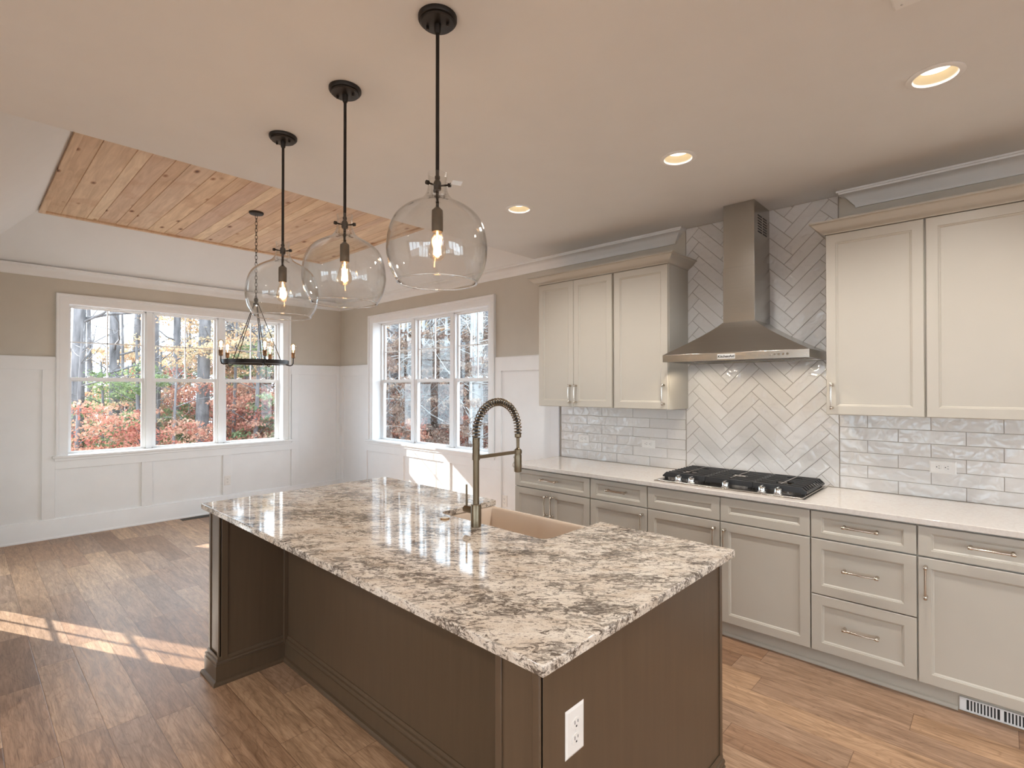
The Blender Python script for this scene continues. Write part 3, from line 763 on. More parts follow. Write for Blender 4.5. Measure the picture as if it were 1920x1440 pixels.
burner((gx[0]+gx[1])/2, -.355, .036); burner((gx[0]+gx[1])/2, -.155, .042); burner((gx[1]+gx[2])/2, -.25, .058)
burner((gx[2]+gx[3])/2, -.355, .036); burner((gx[2]+gx[3])/2, -.155, .042)
GY0, GY1, GZ = -.478, -.062, .968
for k in range(3):
    x0, x1 = gx[k]+.002, gx[k+1]-.002; b = MB()
    n = 9; w = .0052
    xm = (x0+x1)/2; ym = (GY0+GY1)/2
    hl = [1 if k == 0 else 0, 1 if k == 2 else 0]
    # front and back rails, bevelled ends on the outermost grates
    xa, xb = (x0+.028 if hl[0] else x0), (x1-.028 if hl[1] else x1)
    for y in (GY0, GY1):
        b.prism([(xa, GZ), (xb, GZ), (x1, GZ-.026), (x1, GZ-.034), (x0, GZ-.034), (x0, GZ-.026)], lambda a, c, h: (a, h, c), y-.005, y+.005)
    # side to side fingers with a gap over the burners
    for i in range(1, n):
        y = GY0+(GY1-GY0)*i/n
        near = [by for by in ((-.355, -.155) if k != 1 else (-.27,)) if abs(y-by) < .042]
        segs = [(x0, xm-.045), (xm+.045, x1)] if near else [(x0, x1)]
        for s0, s1 in segs:
            p0 = (s0+.028 if (s0 == x0 and hl[0]) else s0); p1 = (s1-.028 if (s1 == x1 and hl[1]) else s1)
            poly = [(p0, GZ), (p1, GZ), (s1, GZ-.026 if s1 == x1 and hl[1] else GZ), (s1, GZ-.034 if s1 == x1 and hl[1] else GZ-.010), (p1, GZ-.010), (p0, GZ-.010), (s0, GZ-.034 if s0 == x0 and hl[0] else GZ-.010), (s0, GZ-.026 if s0 == x0 and hl[0] else GZ)]
            b.prism(poly, lambda a, c, h: (a, h, c), y-w, y+w)
    for x in ([x0+.006, x1-.006]): b.box(x-.005, x+.005, GY0, GY1, GZ-.036, GZ-.024 if (x < xm and hl[0]) or (x > xm and hl[1]) else GZ-.002)
    for x in (x0+.02, x1-.02):
        for y in (GY0+.012, GY1-.012): b.box(x-.009, x+.009, y-.009, y+.009, .9232, GZ-.03)
    g = b.build('grate', M['iron'], root, bevel=.0008, seg=1)
    b = MB(); b.box(xm-.004, xm+.004, GY0+.03, GY1-.03, GZ+.0002, GZ+.003); b.build('grate_bar', M['steeltop'], g)

# ------------------------------------------------------------------ island
IX0, IX1, IY0, IY1 = 3.922, 6.401, -2.966, -1.776
SKX0, SKX1, SKY = 5.060, 5.767, -2.190     # sink cut-out
root = thing('kitchen_island', (5.2, -2.4, 0), 'dark brown wooden kitchen island base with knee space under the granite top', 'kitchen island')
BX0, BX1, BYB, BPY = 4.010, 6.375, -1.855, -2.590
b = MB(); b.box(BX0+.005, SKX0-.05, BPY, BYB, .0, .8835); b.box(SKX1+.055, BX1-.006, BPY, BYB, 0, .8835); b.box(SKX0-.05, SKX1+.055, BPY, -2.26, 0, .8835); b.box(SKX0-.05, SKX1+.055, -2.26, BYB, 0, .60)
b.build('body', M['stain'], root)
def wing(x0, x1, name):
    b = MB(); yf = -2.950
    b.box(x0, x1, yf+.012, BPY+.004, 0, .8835)
    # front stiles of the narrow end face
    b.box(x0, x0+.022, yf, yf+.014, .10, .8835); b.box(x1-.022, x1, yf, yf+.014, .10, .8835); b.box(x0, x1, yf+.006, yf+.014, .10, .8835)
    return b
b = wing(BX0, 4.165, 'left'); b.box(4.165, 4.172, -2.938, -2.905, .10, .8835); b.box(4.165, 4.185, -2.612, BPY, .10, .8835); b.build('wing_panel', M['stain'], root, bevel=.0015)
b = wing(6.227, BX1, 'right'); b.build('wing_panel', M['stain'], root, bevel=.0015)
b = MB(); b.box(BX1-.008, BX1-.002, -2.94, BYB, .0, .8835); b.build('end_panel', M['stain'], root)
b = MB(); b.box(BX1-.02, BX1+.003, BYB-.018, BYB+.004, .10, .8835); b.build('corner_strip', M['stain'], root, bevel=.001)
ib = [(0, 0), (.032, 0), (.032, .010), (.026, .020), (.016, .024), (.016, .096), (.012, .098), (.012, .106), (.015, .109), (.012, .118), (.006, .121), (.006, .130), (.003, .138), (0, .139)]
b = MB()
pth = [(BX0, BYB), (BX0, -2.950), (4.165, -2.950), (4.165, BPY), (6.227, BPY), (6.227, -2.950), (BX1, -2.950), (BX1, BYB)]
b.sweep(pth, [(d, h) for d, h in ib], XY)
b.build('baseboard', M['stain'], root, smooth=30)
# kitchen-side doors
for a, c in ((4.02, 4.53), (4.535, 5.0), (5.83, 6.365)):
    b = MB()
    y = BYB+.022
    b.box(a, c, BYB, y, .11, .87); b.box(a+.05, c-.05, y-.001, y+.0005, .16, .82)
    b.build('door', M['stain'], root, bevel=.002)

# granite slab with sink notch and slightly irregular polished edge
def slab_poly():
    P = [(IX0, IY0), (IX1, IY0), (IX1, IY1), (SKX1+.004, IY1)]
    r = .045
    P += [(SKX1, IY1-.006), (SKX1, SKY+r)]
    for i in range(1, 6): a = i/6*PI/2; P.append((SKX1-r+r*math.cos(a), SKY+r-r*math.sin(a)))
    P.append((SKX1-r, SKY)); P.append((SKX0+r, SKY))
    for i in range(1, 6): a = i/6*PI/2; P.append((SKX0+r-r*math.sin(a), SKY+r-r*math.cos(a)))
    P += [(SKX0, SKY+r), (SKX0, IY1-.006), (SKX0-.004, IY1), (IX0, IY1)]
    return P
b = MB(); b.prism(slab_poly(), XY, .884, .914)
tag(b.build('island_countertop', M['granite'], bevel=.004, smooth=40, origin=(5.16, -2.37, .884), seg=3), 'polished cream and brown speckled granite slab on the island', 'countertop')

# sink
root = thing('farmhouse_sink', (5.41, -2.0, .62), 'beige farmhouse sink set into the granite island top', 'sink')
b = MB(); sx0, sx1, sy0, sy1 = SKX0-.022, SKX1+.022, SKY-.03, -1.788
zt = .8825
b.loops([rect(sx0, sx1, sy0, sy1, .62), rect(sx0, sx1, sy0, sy1, zt-.006), rect(sx0+.006, sx1-.006, sy0+.006, sy1-.006, zt),
         rect(sx0+.024, sx1-.024, sy0+.024, sy1-.022, zt), rect(sx0+.032, sx1-.032, sy0+.032, sy1-.032, zt-.012),
         rect(sx0+.045, sx1-.045, sy0+.045, sy1-.045, .675), rect(sx0+.085, sx1-.085, sy0+.085, sy1-.085, .655)], True, True)
b.build('basin', M['sink'], root, smooth=60, bevel=.006, seg=3)
b = MB(); b.lathe([(.045, .6560), (.045, .659), (.030, .658)], (5.41, -2.0, 0), 24); b.build('drain', M['chrome'], root)
b = MB(); b.lathe([(.0235, .9142), (.0235, .918), (.020, .921), (.008, .921)], (5.185, -2.258, 0), 24)
tag(b.build('air_switch_button', M['brass'], origin=(5.185, -2.258, .914)), 'small round brass button on the granite left of the faucet', 'button')

# faucet
fx0, fy0 = 5.395, -2.245
root = thing('kitchen_faucet', (fx0, fy0, .914), 'tall brushed bronze spring faucet with pull-down sprayer beside the island sink', 'faucet')
b = MB(); b.lathe([(.0245, .9142), (.0245, 1.014), (.0225, 1.018)], (fx0, fy0, 0), 28); b.build('base', M['faucet'], root)
b = MB(); b.lathe([(.0145, 1.018), (.0145, 1.246)], (fx0, fy0, 0), 24); b.build('riser', M['faucet'], root)
b = MB(); pr = []
for i in range(16): z = 1.246+i*.005; pr += [(.0175, z), (.0175, z+.003), (.0155, z+.0035), (.0155, z+.0048)]
b.lathe(pr, (fx0, fy0, 0), 24); b.build('ribbed_collar', M['faucet'], root, smooth=20)
b = MB(); b.tube([(fx0-.02, fy0, .985), (fx0-.075, fy0, .985)], .0165, 18); b.tube([(fx0-.075, fy0, .985), (fx0-.079, fy0, .985)], [.0165, .012], 18)
hv = b.build('valve', M['faucet'], root)
b = MB(); b.tube([(fx0-.066, fy0, .99), (fx0-.066, fy0, 1.10)], [.0052, .0048], 12); b.build('lever', M['faucet'], hv)
yE = -1.958; ym = (fy0+yE)/2; ra = (yE-fy0)/2
def arc(t):   # 0..1 along riser top, half circle, short drop
    Ls = [.025, PI*ra, .020]; s = t*sum(Ls)
    if s < Ls[0]: return Vector((fx0, fy0, 1.320+s))
    s -= Ls[0]
    if s < Ls[1]: a = PI-s/ra; return Vector((fx0, ym+ra*math.cos(a), 1.345+ra*math.sin(a)))
    s -= Ls[1]; return Vector((fx0, yE, 1.345-s))
b = MB(); b.tube([arc(i/40) for i in range(41)], .0075, 12); b.build('hose', M['rubber'], root)
b = MB(); turns = 31; m = turns*12; pts = []
for i in range(m+1):
    t = i/m; c = arc(t); tt = (arc(min(1, t+.01))-arc(max(0, t-.01))).normalized(); sx = Vector((1, 0, 0)); sy = tt.cross(sx)
    a = 2*PI*turns*t; pts.append(tuple(c+(sx*math.cos(a)+sy*math.sin(a))*.0175))
b.tube(pts, .0030, 6); b.build('spring', M['faucet'], root, smooth=60)
b = MB(); b.lathe([(.0165, 1.326), (.0175, 1.322), (.0165, 1.318), (.0175, 1.314), (.0165, 1.308), (.0085, 1.304), (.0075, 1.255), (.011, 1.250), (.0175, 1.246), (.0175, 1.240)], (fx0, yE, 0), 22); b.build('hose_end', M['faucet'], root)
b = MB(); b.box(fx0-.006, fx0+.006, fy0+.012, yE-.012, 1.226, 1.242); b.lathe([(.0205, 1.226), (.0205, 1.243)], (fx0, yE, 0), 22); b.lathe([(.018, 1.222), (.018, 1.246)], (fx0, fy0, 0), 22)
b.build('support_arm', M['faucet'], root)
b = MB(); b.lathe([(.0165, 1.226), (.019, 1.215), (.0195, 1.145), (.0185, 1.134), (.012, 1.132)], (fx0, yE, 0), 24); hd = b.build('spray_head', M['faucet'], root)
b = MB()
for z in (1.205, 1.178, 1.157): b.lathe([(.0075, 0), (.0075, -.004), (.005, -.006)], (fx0-.018, yE, z), 14, True, 'x')
b.build('spray_button', M['rubber'], hd)

# ------------------------------------------------------------------ outlets
def outlet(c, normal, horizontal, label, w=.074, h=.120):
    """c centre on the wall face; normal '-y', '+x'"""
    root = thing('electrical_outlet', c, label, 'outlet')
    def mp(u, v, d):
        if horizontal: u, v = v, u
        if normal == '-y': return (c[0]+u, c[1]-d, c[2]+v)
        return (c[0]+d, c[1]+u, c[2]+v)
    def plate(b, hw, hh, d0, d1, ch):
        r = [[mp(x*(hw-k), z*(hh-k), d) for x, z in ((-1, -1), (1, -1), (1, 1), (-1, 1))] for k, d in ((0, d0), (0, d1*.5), (ch, d1))]
        b.loops(r, True, True)
    b = MB(); plate(b, w/2, h/2, 0, .006, .006); b.build('wall_plate', M['plastic'], root, smooth=20)
    for s in (-1, 1):
        b = MB(); n = 20; out = []
        for i in range(n):
            a = 2*PI*i/n; x = max(-.0165, min(.0165, .0205*math.cos(a))); z = .0145*math.sin(a)
            out.append((x, z+s*.0195))
        b.loops([[mp(x, z, .006) for x, z in out], [mp(x, z, .0085) for x, z in out]], True, True)
        so = b.build('socket', M['plastic'], root, smooth=30, bevel=.0008)
        b = MB()
        for x, z0, z1 in ((-.0065, -.001, .008), (.0065, .000, .007)):
            P = [mp(x-.0011, s*.0195+z0, .0084), mp(x+.0011, s*.0195+z1, .0089)]; b.box(P[0][0], P[1][0], P[0][1], P[1][1], P[0][2], P[1][2])
        P = [mp(-.0025, s*.0195-.0095, .0084), mp(.0025, s*.0195-.0050, .0089)]; b.box(P[0][0], P[1][0], P[0][1], P[1][1], P[0][2], P[1][2])
        b.build('slots', M['slot'], so)
    b = MB(); P = mp(0, 0, .0058)
    b.lathe([(.003, 0), (.003, .0012)] if normal == '+x' else [(.003, 0), (.003, -.0012)], P, 10, True, 'x' if normal == '+x' else 'y'); b.build('screw', M['plastic'], root)
outlet((4.417, -.0076, 1.097), '-y', True, 'horizontal white outlet on the brick tile nearest the window')
outlet((5.062, -.0076, 1.098), '-y', True, 'horizontal white outlet on the brick tile just left of the herringbone panel')
outlet((6.928, -.0076, 1.100), '-y', True, 'horizontal white outlet on the brick tile right of the cooktop')
outlet((3.415, -.0045, .385), '-y', False, 'white upright outlet low on the wainscot left of the base cabinets')
outlet((.0205, -1.552, .385), '+x', False, 'white outlet on the batten below the far dining window')
outlet((BX1-.002, -2.811, .683), '+x', False, 'white upright outlet on the brown end panel of the island', w=.078, h=.122)

# ------------------------------------------------------------------ downlights
def downlight(x, y):
    root = thing('recessed_downlight', (x, y, H), '', 'ceiling light', 'recessed ceiling downlights')
    b = MB(); b.lathe([(.095, -.0005), (.095, -.003), (.088, -.0055), (.074, -.0055), (.070, .004), (.0735, .004), (.0735, -.0005)], (x, y, H), 36, False); b.loops([[(x+.095*math.cos(t*PI/18), y+.095*math.sin(t*PI/18), H-.0005) for t in range(36)], [(x+.0735*math.cos(t*PI/18), y+.0735*math.sin(t*PI/18), H-.0005) for t in range(36)]], True, False)
    b.build('trim_ring', M['white'], root, smooth=40)
    b = MB(); b.lathe([(.0705, .003), (.066, .016), (.055, .037)], (x, y, H), 36, False); b.build('baffle', M['bin'], root, smooth=60)
    b = MB(); b.lathe([(.056, .036), (.040, .034), (.015, .033)], (x, y, H), 28); b.build('lens', M['lens'], root, smooth=60)
    ld = D.lights.new('can_lamp', 'SPOT'); ld.shadow_soft_size = .045; ld.energy = CAN_W*2.9; ld.color = CANWARM; ld.spot_size = math.radians(150); ld.spot_blend = .75
    l = D.objects.new('can_lamp', ld); COL.objects.link(l); l.parent = root; l.location = (0, 0, -.008)
    return root
dl0 = downlight(*CANS[0])
lab = ['recessed downlight on the ceiling farthest from the camera, nearest the tray ceiling', 'middle recessed downlight, on the ceiling in front of the range hood', 'nearest and largest recessed downlight, at upper right of the ceiling']
dl0['label'] = lab[0]
brighter = None     # boosted lamp data for the added fill cans on the living side
for i, (x, y) in enumerate(CANS[1:]):
    r = dup(dl0, (x-CANS[0][0], y-CANS[0][1], 0), lab[i+1] if i < 2 else 'unseen recessed downlight added as fill light for the room')
    if y < -2:
        for l in r.children:
            if l.type == 'LIGHT':
                if brighter is None: brighter = l.data.copy(); brighter.energy *= 1.65
                l.data = brighter

# ceiling plate at the top edge of the photo
root = thing('ceiling_plate', (7.09, -1.90, H), 'blank white ceiling plate cut by the top edge of the photo', 'ceiling plate')
b = MB(); b.loops([rect(6.924, 7.25, -2.02, -1.793, H-.0005), rect(6.924, 7.25, -2.02, -1.793, H-.004), rect(6.930, 7.244, -2.014, -1.799, H-.008)], True, True); b.build('cover', M['white'], root, smooth=20)
b = MB(); b.lathe([(.004, -.0075), (.003, -.0095)], (6.948, -1.817, H), 12); b.build('screw', M['steeltop'], root)

# floor register by the far wall
root = thing('floor_register', (.13, -1.93, 0), 'dark floor register in the planks below the far dining window', 'vent')
b = MB(); b.box(.075, .185, -2.09, -1.77, .0002, .004); b.build('frame', M['socket'], root, bevel=.001)
b = MB()
for i in range(24): b.box(.085, .175, -2.08+i*.013, -2.074+i*.013, .004, .0055)
b.build('louvres', M['slot'], root)

# ------------------------------------------------------------------ pendants
def bulb(parent, c, up, s=1.0, lamp=1.5):
    """Edison bulb; c = base of the glass, up=+1 points up, -1 hangs down"""
    pr = [(.012, 0), (.014, .008), (.019, .024), (.026, .044), (.0295, .060), (.0285, .074), (.022, .088), (.012, .096), (.003, .099)]
    b = MB(); b.lathe([(r*s, h*s*up) for r, h in pr], c, 24); bo = b.build('bulb', M['bulb'], parent, smooth=60)
    b = MB(); n = 6
    for i in range(n):
        a0, a1 = 2*PI*i/n, 2*PI*(i+.5)/n
        for a, h0, h1 in ((a0, .030, .078), (a1, .078, .030)):
            b.tube([(c[0]+.009*s*math.cos(a), c[1]+.009*s*math.sin(a), c[2]+up*s*h0), (c[0]+.0125*s*math.cos(a), c[1]+.0125*s*math.sin(a), c[2]+up*s*h1)], .0011*s, 5)
    b.tube([(c[0], c[1], c[2]+up*s*.0), (c[0], c[1], c[2]+up*s*.032)], .003*s, 6)
    b.build('filament', M['fil'], bo)
    if lamp:
        ld = D.lights.new('bulb_lamp', 'POINT'); ld.energy = lamp; ld.color = (1, .62, .32); ld.shadow_soft_size = .012
        l = D.objects.new('bulb_lamp', ld); COL.objects.link(l); l.parent = bo; l.location = Vector((c[0], c[1], c[2]+up*s*.054))-world_of(bo)
    return bo
PX, PY = 5.803, -2.800
root = thing('pendant_light', (PX, PY, H), '', 'pendant light', 'glass pendants over the island')
b = MB(); b.lathe([(.065, -.0005), (.065, -.010), (.062, -.015), (.0575, -.0155), (.0575, -.019), (.054, -.023), (.012, -.026), (.011, -.05), (.0085, -.056)], (PX, PY, H), 40)
cn = b.build('canopy', M['black'], root, smooth=40)
for a in (.5, .5+PI):
    b = MB(); b.lathe([(.005, -.023), (.005, -.034), (.003, -.035)], (PX+.036*math.cos(a), PY+.036*math.sin(a), H), 12); b.build('screw', M['black'], cn)
b = MB(); b.lathe([(.0062, -.05), (.0062, -.535)], (PX, PY, H), 14); b.lathe([(.0085, -.5355), (.0085, -.545)], (PX, PY, H), 14); b.lathe([(.0055, -.545), (.0055, -.66)], (PX, PY, H), 12)
b.build('rod', M['black'], root)
b = MB(); zc = 2.232
b.lathe([(.011, zc-.014), (.013, zc-.010), (.013, zc+.010), (.009, zc+.018)], (PX, PY, 0), 18)
for k in range(3):
    a = .82+PI/2+2*PI*k/3+.25; ca, sa = math.cos(a), math.sin(a)
    b.tube([(PX+.010*ca, PY+.010*sa, zc), (PX+.046*ca, PY+.046*sa, zc)], .0032, 8)
    b.tube([(PX+.038*ca, PY+.038*sa, zc), (PX+.047*ca, PY+.047*sa, zc)], .0072, 10)
b.build('shade_holder', M['black'], root)
b = MB(); b.lathe([(.008, 2.160), (.0185, 2.150), (.0190, 2.140), (.0190, 2.082), (.0175, 2.078)], (PX, PY, 0), 22); b.build('socket', M['socket'], root, smooth=40)
bulb(root, (PX, PY, 2.079), -1, 1.0, 2.2)
sp = [(.0325, 2.274), (.0310, 2.256), (.0315, 2.236), (.0345, 2.214), (.0440, 2.195), (.0600, 2.180), (.0860, 2.166), (.1180, 2.146), (.1440, 2.118), (.1600, 2.078), (.1665, 2.034), (.1660, 1.998), (.1575, 1.958), (.1430, 1.927), (.1325, 1.912)]
def smooth_prof(P, k=3):
    out = []
    for i in range(len(P)-1):
        p0, p1, p2, p3 = P[max(i-1, 0)], P[i], P[i+1], P[min(i+2, len(P)-1)]
        for j in range(k):
            t = j/k
            out.append(tuple(.5*((2*p1[q])+(-p0[q]+p2[q])*t+(2*p0[q]-5*p1[q]+4*p2[q]-p3[q])*t*t+(-p0[q]+3*p1[q]-3*p2[q]+p3[q])*t**3) for q in (0, 1)))
    return out+[P[-1]]
so = smooth_prof(sp); si = [(r-.0028, z) for r, z in so]
b = MB(); b.lathe(so+[(so[-1][0]+.0018, so[-1][1]-.001), (so[-1][0]+.0020, so[-1][1]-.0038), (so[-1][0]-.0012, so[-1][1]-.0052), (si[-1][0]-.0018, si[-1][1]-.0038), (si[-1][0]-.0012, si[-1][1]-.001)]+si[::-1]+[so[0]], (PX, PY, 0), 56, False)
b.build('glass_shade', M['shade'], root, smooth=70)
b = MB(); b.tube([(PX+.1322*math.cos(2*PI*i/56), PY+.1322*math.sin(2*PI*i/56), 1.908) for i in range(56)], .0026, 8, False, True)
b.build('glass_rim', M['lip'], root, smooth=70)
pl = ['glass bell pendant light nearest the camera, over the near end of the island', 'middle one of the three glass bell pendant lights over the island', 'farthest of the three glass bell pendant lights over the island']
root['label'] = pl[0]; pend = root
dup(pend, (5.193-PX, 0, 0), pl[1], .0); dup(pend, (4.594-PX, -.002, 0), pl[2], .0)
b = MB(); tcx = (PX+.060, PY+.020)   # small tag only on the near pendant
b.tube([(PX+.028, PY+.012, 2.245), (PX+.045, PY+.020, 2.232)], .0008, 5); b.add([(PX+.045, PY+.020, 2.232), (PX+.078, PY+.034, 2.222), (PX+.082, PY+.040, 2.236), (PX+.049, PY+.026, 2.246), (PX+.0452, PY+.0205, 2.2315), (PX+.0782, PY+.0345, 2.2215), (PX+.0822, PY+.0405, 2.2355), (PX+.0492, PY+.0265, 2.2455)], [(0, 1, 2, 3), (4, 7, 6, 5), (0, 4, 5, 1), (1, 5, 6, 2), (2, 6, 7, 3), (3, 7, 4, 0)])
b.build('paper_tag', M['paper'], pend)

# ------------------------------------------------------------------ chandelier
QX, QY = 1.985, -1.950
root = thing('chandelier', (QX, QY, TZ-.012), 'dark iron ring chandelier with upright filament bulbs hanging on a chain by the far window', 'chandelier')
b = MB(); b.lathe([(.065, TZ-.0125), (.065, TZ-.022), (.058, TZ-.030), (.012, TZ-.036)], (QX, QY, 0), 32); b.build('canopy', M['black'], root)
b = MB(); z = TZ-.036; k = 0
while z > 2.42:
    pts = []
    for i in range(14):
        a = 2*PI*i/14; u = .0095*math.cos(a); w = .0095*math.sin(a)+(.010 if math.sin(a) > 0 else -.010)
        pts.append((QX+u, QY, z-.018+w) if k % 2 else (QX, QY+u, z-.018+w))
    b.tube(pts, .0024, 6, False, True); z -= .0325; k += 1
b.build('chain', M['black'], root, smooth=60)
b = MB(); b.lathe([(.004, 2.425), (.018, 2.41), (.020, 2.39), (.012, 2.375), (.026, 2.365), (.026, 2.352), (.008, 2.345)], (QX, QY, 0), 24); b.build('hub', M['black'], root)
RR = .293
b = MB(); b.lathe([(RR, 1.785), (RR, 1.822), (RR-.006, 1.822), (RR-.006, 1.7905), (RR-.075, 1.7905), (RR-.075, 1.785), (RR, 1.785)], (QX, QY, 0), 72, False); b.build('ring', M['black'], root, smooth=30)
ang0 = YAW*0
# screen-right axis expressed as a world angle
ar = math.atan2(Rv.y, Rv.x)
for k in range(5):
    a = ar+math.radians(21-72*k); ca, sa = math.cos(a), math.sin(a)
    b = MB(); b.tube([(QX+.020*ca, QY+.020*sa, 2.36), (QX+(RR-.062)*ca, QY+(RR-.062)*sa, 1.789)], .0038, 8); b.build('hanging_rod', M['black'], root)
    def P(r, z): return (QX+r*ca, QY+r*sa, z)
    b = MB(); pts = [P(RR-.03, 1.783), P(RR-.005, 1.776), P(RR+.012, 1.774), P(RR+.027, 1.780), P(RR+.036, 1.797), P(RR+.037, 1.83), P(RR+.037, 1.850)]
    b.tube(pts, .0052, 10); am = b.build('arm', M['black'], root, smooth=60)
    b = MB(); b.lathe([(.008, 1.846), (.0185, 1.852), (.019, 1.898), (.017, 1.902)], P(RR+.037, 0), 18); b.build('socket', M['copper'], am)
    bulb(root, P(RR+.037, 1.902), 1, .95, 1.2)

# ------------------------------------------------------------------ outside
def gz(x, y):
    z = -1.3
    if x < -3: z -= (-3-x)*.05
    if y > 3: z += (y-3)*.075
    return z
b = MB(); xs = np.linspace(-75, 30, 46); ysg = np.linspace(-45, 75, 46)
vs = [(x, y, gz(x, y)+.25*math.sin(x*.7)*math.cos(y*.6)) for x in xs for y in ysg]; n = len(ysg)
b.add(vs, [(i*n+j, (i+1)*n+j, (i+1)*n+j+1, i*n+j+1) for i in range(len(xs)-1) for j in range(n-1)])
b.build('ground', M['ground'], kind='structure', smooth=180)
# foundation below the floor
b = MB(); b.box(-.2, 3.9, YL-.2, .2, -1.7, -.061); b.box(3.7, XB+.2, YB-.2, .2, -1.9, -.061); b.build('trim_8', M['grout'], kind='structure')

def leaves(mb, c, rx, ry, rz, n, size, seed):
    rg = np.random.default_rng(seed)
    # clustered points inside an ellipsoid
    nc = max(6, n//45)
    cc = rg.normal(size=(nc, 3)); cc /= np.linalg.norm(cc, axis=1)[:, None]; cc *= rg.uniform(.25, 1, nc)[:, None]**.6
    cc *= np.array([rx, ry, rz]); idx = rg.integers(0, nc, n)
    P = cc[idx]+rg.normal(size=(n, 3))*np.array([rx, ry, rz*.6])*.13+np.array(c)
    u = rg.normal(size=(n, 3)); u /= np.linalg.norm(u, axis=1)[:, None]
    w = np.cross(u, rg.normal(size=(n, 3))); w /= np.linalg.norm(w, axis=1)[:, None]
    s = size*rg.uniform(.6, 1.3, n)[:, None]; cr = rg.uniform(0, 1, nc)
    r = np.clip(cr[idx]*.6+rg.uniform(0, .4, n), 0, 1)
    A = P-u*s; B = P+w*s*.55; C2 = P+u*s; E2 = P-w*s*.55
    base = len(mb.v)
    V = np.stack([A, B, C2, E2], 1).reshape(-1, 3)
    mb.v.extend(map(tuple, V)); mb.f.extend([(base+4*i, base+4*i+1, base+4*i+2, base+4*i+3) for i in range(n)]); mb.r.extend(r.tolist())
def fast_build(mb, name, mat, parent):
    me = D.meshes.new(name); off = world_of(parent)
    V = np.array(mb.v)-np.array(off); me.from_pydata(V.tolist(), [], mb.f)
    at = me.attributes.new('rnd', 'FLOAT', 'FACE'); at.data.foreach_set('value', mb.r)
    me.materials.append(mat); o = D.objects.new(name, me); COL.objects.link(o); o.parent = parent; return o
def trunk_path(h, lean, wob, seed, n=9):
    rg = random.Random(seed); px, py = 0, 0; out = []
    for i in range(n+1):
        t = i/n; out.append((lean[0]*h*t+wob*math.sin(3*t+seed), lean[1]*h*t+wob*math.cos(2.3*t+seed), -.3+(h+.3)*t))
    return out
def make_tree(name, label, loc, h, r, bark, leafmat, spec, lean=(0, 0), wob=.06, nbr=8, seed=1, cat='tree', group=None):
    """spec: list of leaf blobs (dx,dy,z,rx,ry,rz,n)"""
    root = thing(name, loc, label, cat, group); L = Vector(loc); rg = random.Random(seed)
    P = [(x+L.x, y+L.y, z+L.z) for x, y, z in trunk_path(h, lean, wob, seed)]
    b = MB(); b.tube(P, [r*(1.15-.75*i/(len(P)-1)) for i in range(len(P))], 10); b.build('trunk', bark, root, smooth=60)
    if nbr:
        b = MB()
        for k in range(nbr):
            t = rg.uniform(.22, .95); i = int(t*(len(P)-1)); s = Vector(P[i]).lerp(Vector(P[min(i+1, len(P)-1)]), t*(len(P)-1)-i)
            a = rg.uniform(0, 2*PI); ln = rg.uniform(.8, 2.0)*(1.3-t); br = r*rg.uniform(.13, .30)
            pts = [s]; d = Vector((math.cos(a), math.sin(a), rg.uniform(.05, .8))).normalized()
            for q in range(5):
                d = (d+Vector((rg.uniform(-.3, .3), rg.uniform(-.3, .3), rg.uniform(-.2, .25)))).normalized(); pts.append(pts[-1]+d*ln/5*1.6)
                if q in (2, 3):
                    e = (d+Vector((rg.uniform(-.9, .9), rg.uniform(-.9, .9), rg.uniform(-.3, .5)))).normalized()
                    b.tube([tuple(pts[-1]), tuple(pts[-1]+e*ln*.35), tuple(pts[-1]+e*ln*.6+Vector((0, 0, .08)))], [br*.4, br*.25, br*.1], 5)
            b.tube([tuple(p) for p in pts], [br*(1-.16*q) for q in range(6)], 6)
        b.build('branches', bark, root, smooth=60)
    if spec:
        mb = MB()
        for i, (dx, dy, z, rx, ry, rz, n) in enumerate(spec): leaves(mb, (L.x+dx, L.y+dy, L.z+z), rx, ry, rz, int(n*3.6), .038, seed*31+i)
        fast_build(mb, 'foliage', leafmat, root)
    return root
def at_px(px, dist):
    d = Fv+Rv*((px-960)/FPX); d.z = 0; d.normalize(); p = CAM+d*dist; return (p.x, p.y, gz(p.x, p.y))
# named trunks seen through the far window (left to right), all of real thickness and height
T1 = [(139, 15.5, .14, 13, 'bark', 'thick grey trunk at the left edge of the far window'),
      (163, 20, .07, 10, 'bark', 'slim grey trunk beside the thick one at the left of the far window'),
      (208, 18, .13, 14, 'bark', 'straight grey trunk in the middle of the left far-window pane'),
      (240, 22, .13, 12, 'bark', 'leaning dark trunk at the right of the left far-window pane'),
      (294, 17, .12, 13, 'bark', 'grey trunk at the left of the middle far-window pane'),
      (337, 19, .12, 12, 'bark', 'forked grey trunk in the middle of the centre far-window pane'),
      (379, 15.5, .15, 14, 'bark', 'thickest grey trunk at the right of the centre far-window pane'),
      (428, 20, .15, 13, 'bark', 'grey trunk at the left of the right far-window pane, behind the chandelier'),
      (459, 18, .14, 13, 'bark', 'grey trunk in the middle of the right far-window pane'),
      (489, 23, .13, 13, 'bark', 'thin trunk at the right of the right far-window pane')]
for i, (px, dd, r, h, bk, lb) in enumerate(T1):
    make_tree('tall_tree', lb, at_px(px, dd), h, r, M[bk], None, [], lean=((.03, .05) if i == 3 else (.004*(-1)**i, .006*(-1)**i)), wob=.08, nbr=9, seed=11+i)
T2 = [(741, 13, .14, 12, 'bark', 'dark trunk at the left of the kitchen-side window'),
      (802, 16, .12, 12, 'bark', 'grey trunk in the middle of the kitchen-side window'),
      (876, 15, .08, 11, 'palebark', 'slim pale trunk in the right pane of the kitchen-side window'),
      (889, 12, .13, 12, 'palebark', 'thick pale grey trunk in the right pane of the kitchen-side window'),
      (908, 17, .10, 11, 'bark', 'dark trunk near the right edge of the kitchen-side window')]
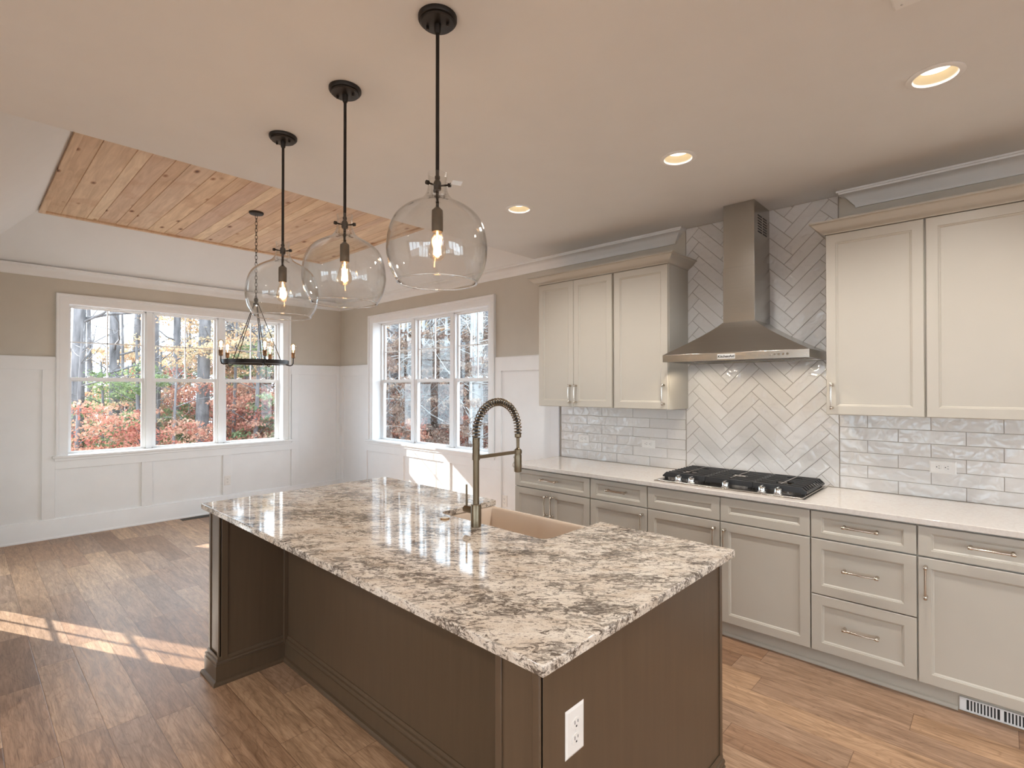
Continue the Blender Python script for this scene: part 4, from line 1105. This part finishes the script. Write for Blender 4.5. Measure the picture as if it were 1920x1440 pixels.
for i, (px, dd, r, h, bk, lb) in enumerate(T2):
    make_tree('tall_tree', lb, at_px(px, dd), h, r, M[bk], None, [], lean=(.01*(-1)**i, .01), wob=.08, nbr=12, seed=41+i)
# leafy understorey prototypes, then copies
def blob(seed, n, h0, h1, sp):
    rg = random.Random(seed); k = 7
    return [(rg.uniform(-sp, sp), rg.uniform(-sp, sp), rg.uniform(h0, h1), rg.uniform(.5, 1.1), rg.uniform(.5, 1.1), rg.uniform(.3, .7), n//k) for _ in range(k)]
protos = {}
def proto(key, loc, **kw):
    protos[key] = make_tree('autumn_tree', kw.pop('label'), loc, seed=kw.pop('seed'), **kw); return protos[key]
gname = 'autumn trees outside the windows'
LB = {'red': 'young tree with red autumn leaves in the woods outside', 'gold': 'young tree with golden leaves in the woods outside',
      'green': 'leafy green tree in the woods outside', 'brown': 'bare-branched tree with russet leaves in the woods outside'}
proto('red', at_px(150, 13.5), label=LB['red'], seed=3, h=4.2, r=.05, bark=M['bark'], leafmat=M['leaf_red'], spec=blob(3, 1500, .8, 2.9, 1.2), nbr=14, group=gname)
proto('gold', at_px(225, 19), label=LB['gold'], seed=5, h=5.5, r=.06, bark=M['bark'], leafmat=M['leaf_gold'], spec=blob(5, 1500, 1.0, 4.4, 1.4), nbr=14, group=gname)
proto('green', at_px(262, 15), label=LB['green'], seed=7, h=4.2, r=.06, bark=M['bark'], leafmat=M['leaf_green'], spec=blob(7, 1900, .6, 3.3, 1.3), nbr=12, group=gname)
proto('brown', at_px(760, 12), label=LB['brown'], seed=9, h=6, r=.06, bark=M['palebark'], leafmat=M['leaf_brown'], spec=blob(9, 1500, .4, 5.2, 1.3), nbr=26, group=gname)
rg = random.Random(5)
def place(key, px, dist, sc):
    o = protos[key]; t = Vector(at_px(px, dist)); return dup(o, t-Vector(o.location), LB[key], rg.uniform(0, 6.2), sc)
# through the far window: low band of foliage, denser to the right
for key, px, dist, sc in [('red', 190, 16, .9), ('gold', 175, 26, 1.0), ('green', 240, 17, .9), ('red', 255, 24, 1.25), ('green', 300, 16, 1.0), ('green', 335, 20, 1.15), ('red', 330, 14, .85),
    ('gold', 360, 22, 1.3), ('red', 390, 18, 1.2), ('gold', 420, 17, 1.2), ('red', 440, 16, 1.2), ('gold', 470, 19, 1.4), ('green', 480, 15, 1.15), ('red', 455, 24, 1.7), ('gold', 500, 24, 1.8), ('red', 520, 17, 1.3),
    ('gold', 400, 28, 1.7), ('green', 290, 28, 1.2), ('gold', 130, 24, .9), ('red', 225, 30, 1.4), ('red', 120, 18, .9), ('green', 540, 20, 1.6), ('brown', 425, 22, 1.2), ('brown', 495, 18, 1.1), ('red', 350, 30, 1.6)]:
    place(key, px, dist, sc)
# through the kitchen-side window: dense wood right up to the window head
for k in range(46):
    px = 700+5.2*k; dist = (12, 16, 21, 14, 26, 18)[k % 6]+rg.uniform(-1, 1)
    key = ('brown', 'red', 'brown', 'brown', 'gold', 'brown', 'red', 'green', 'brown')[k % 9]
    place(key, px, dist, {12: .85, 16: 1.05, 21: 1.35, 14: .95, 26: 1.7, 18: 1.2}[(12, 16, 21, 14, 26, 18)[k % 6]]*rg.uniform(.9, 1.15))
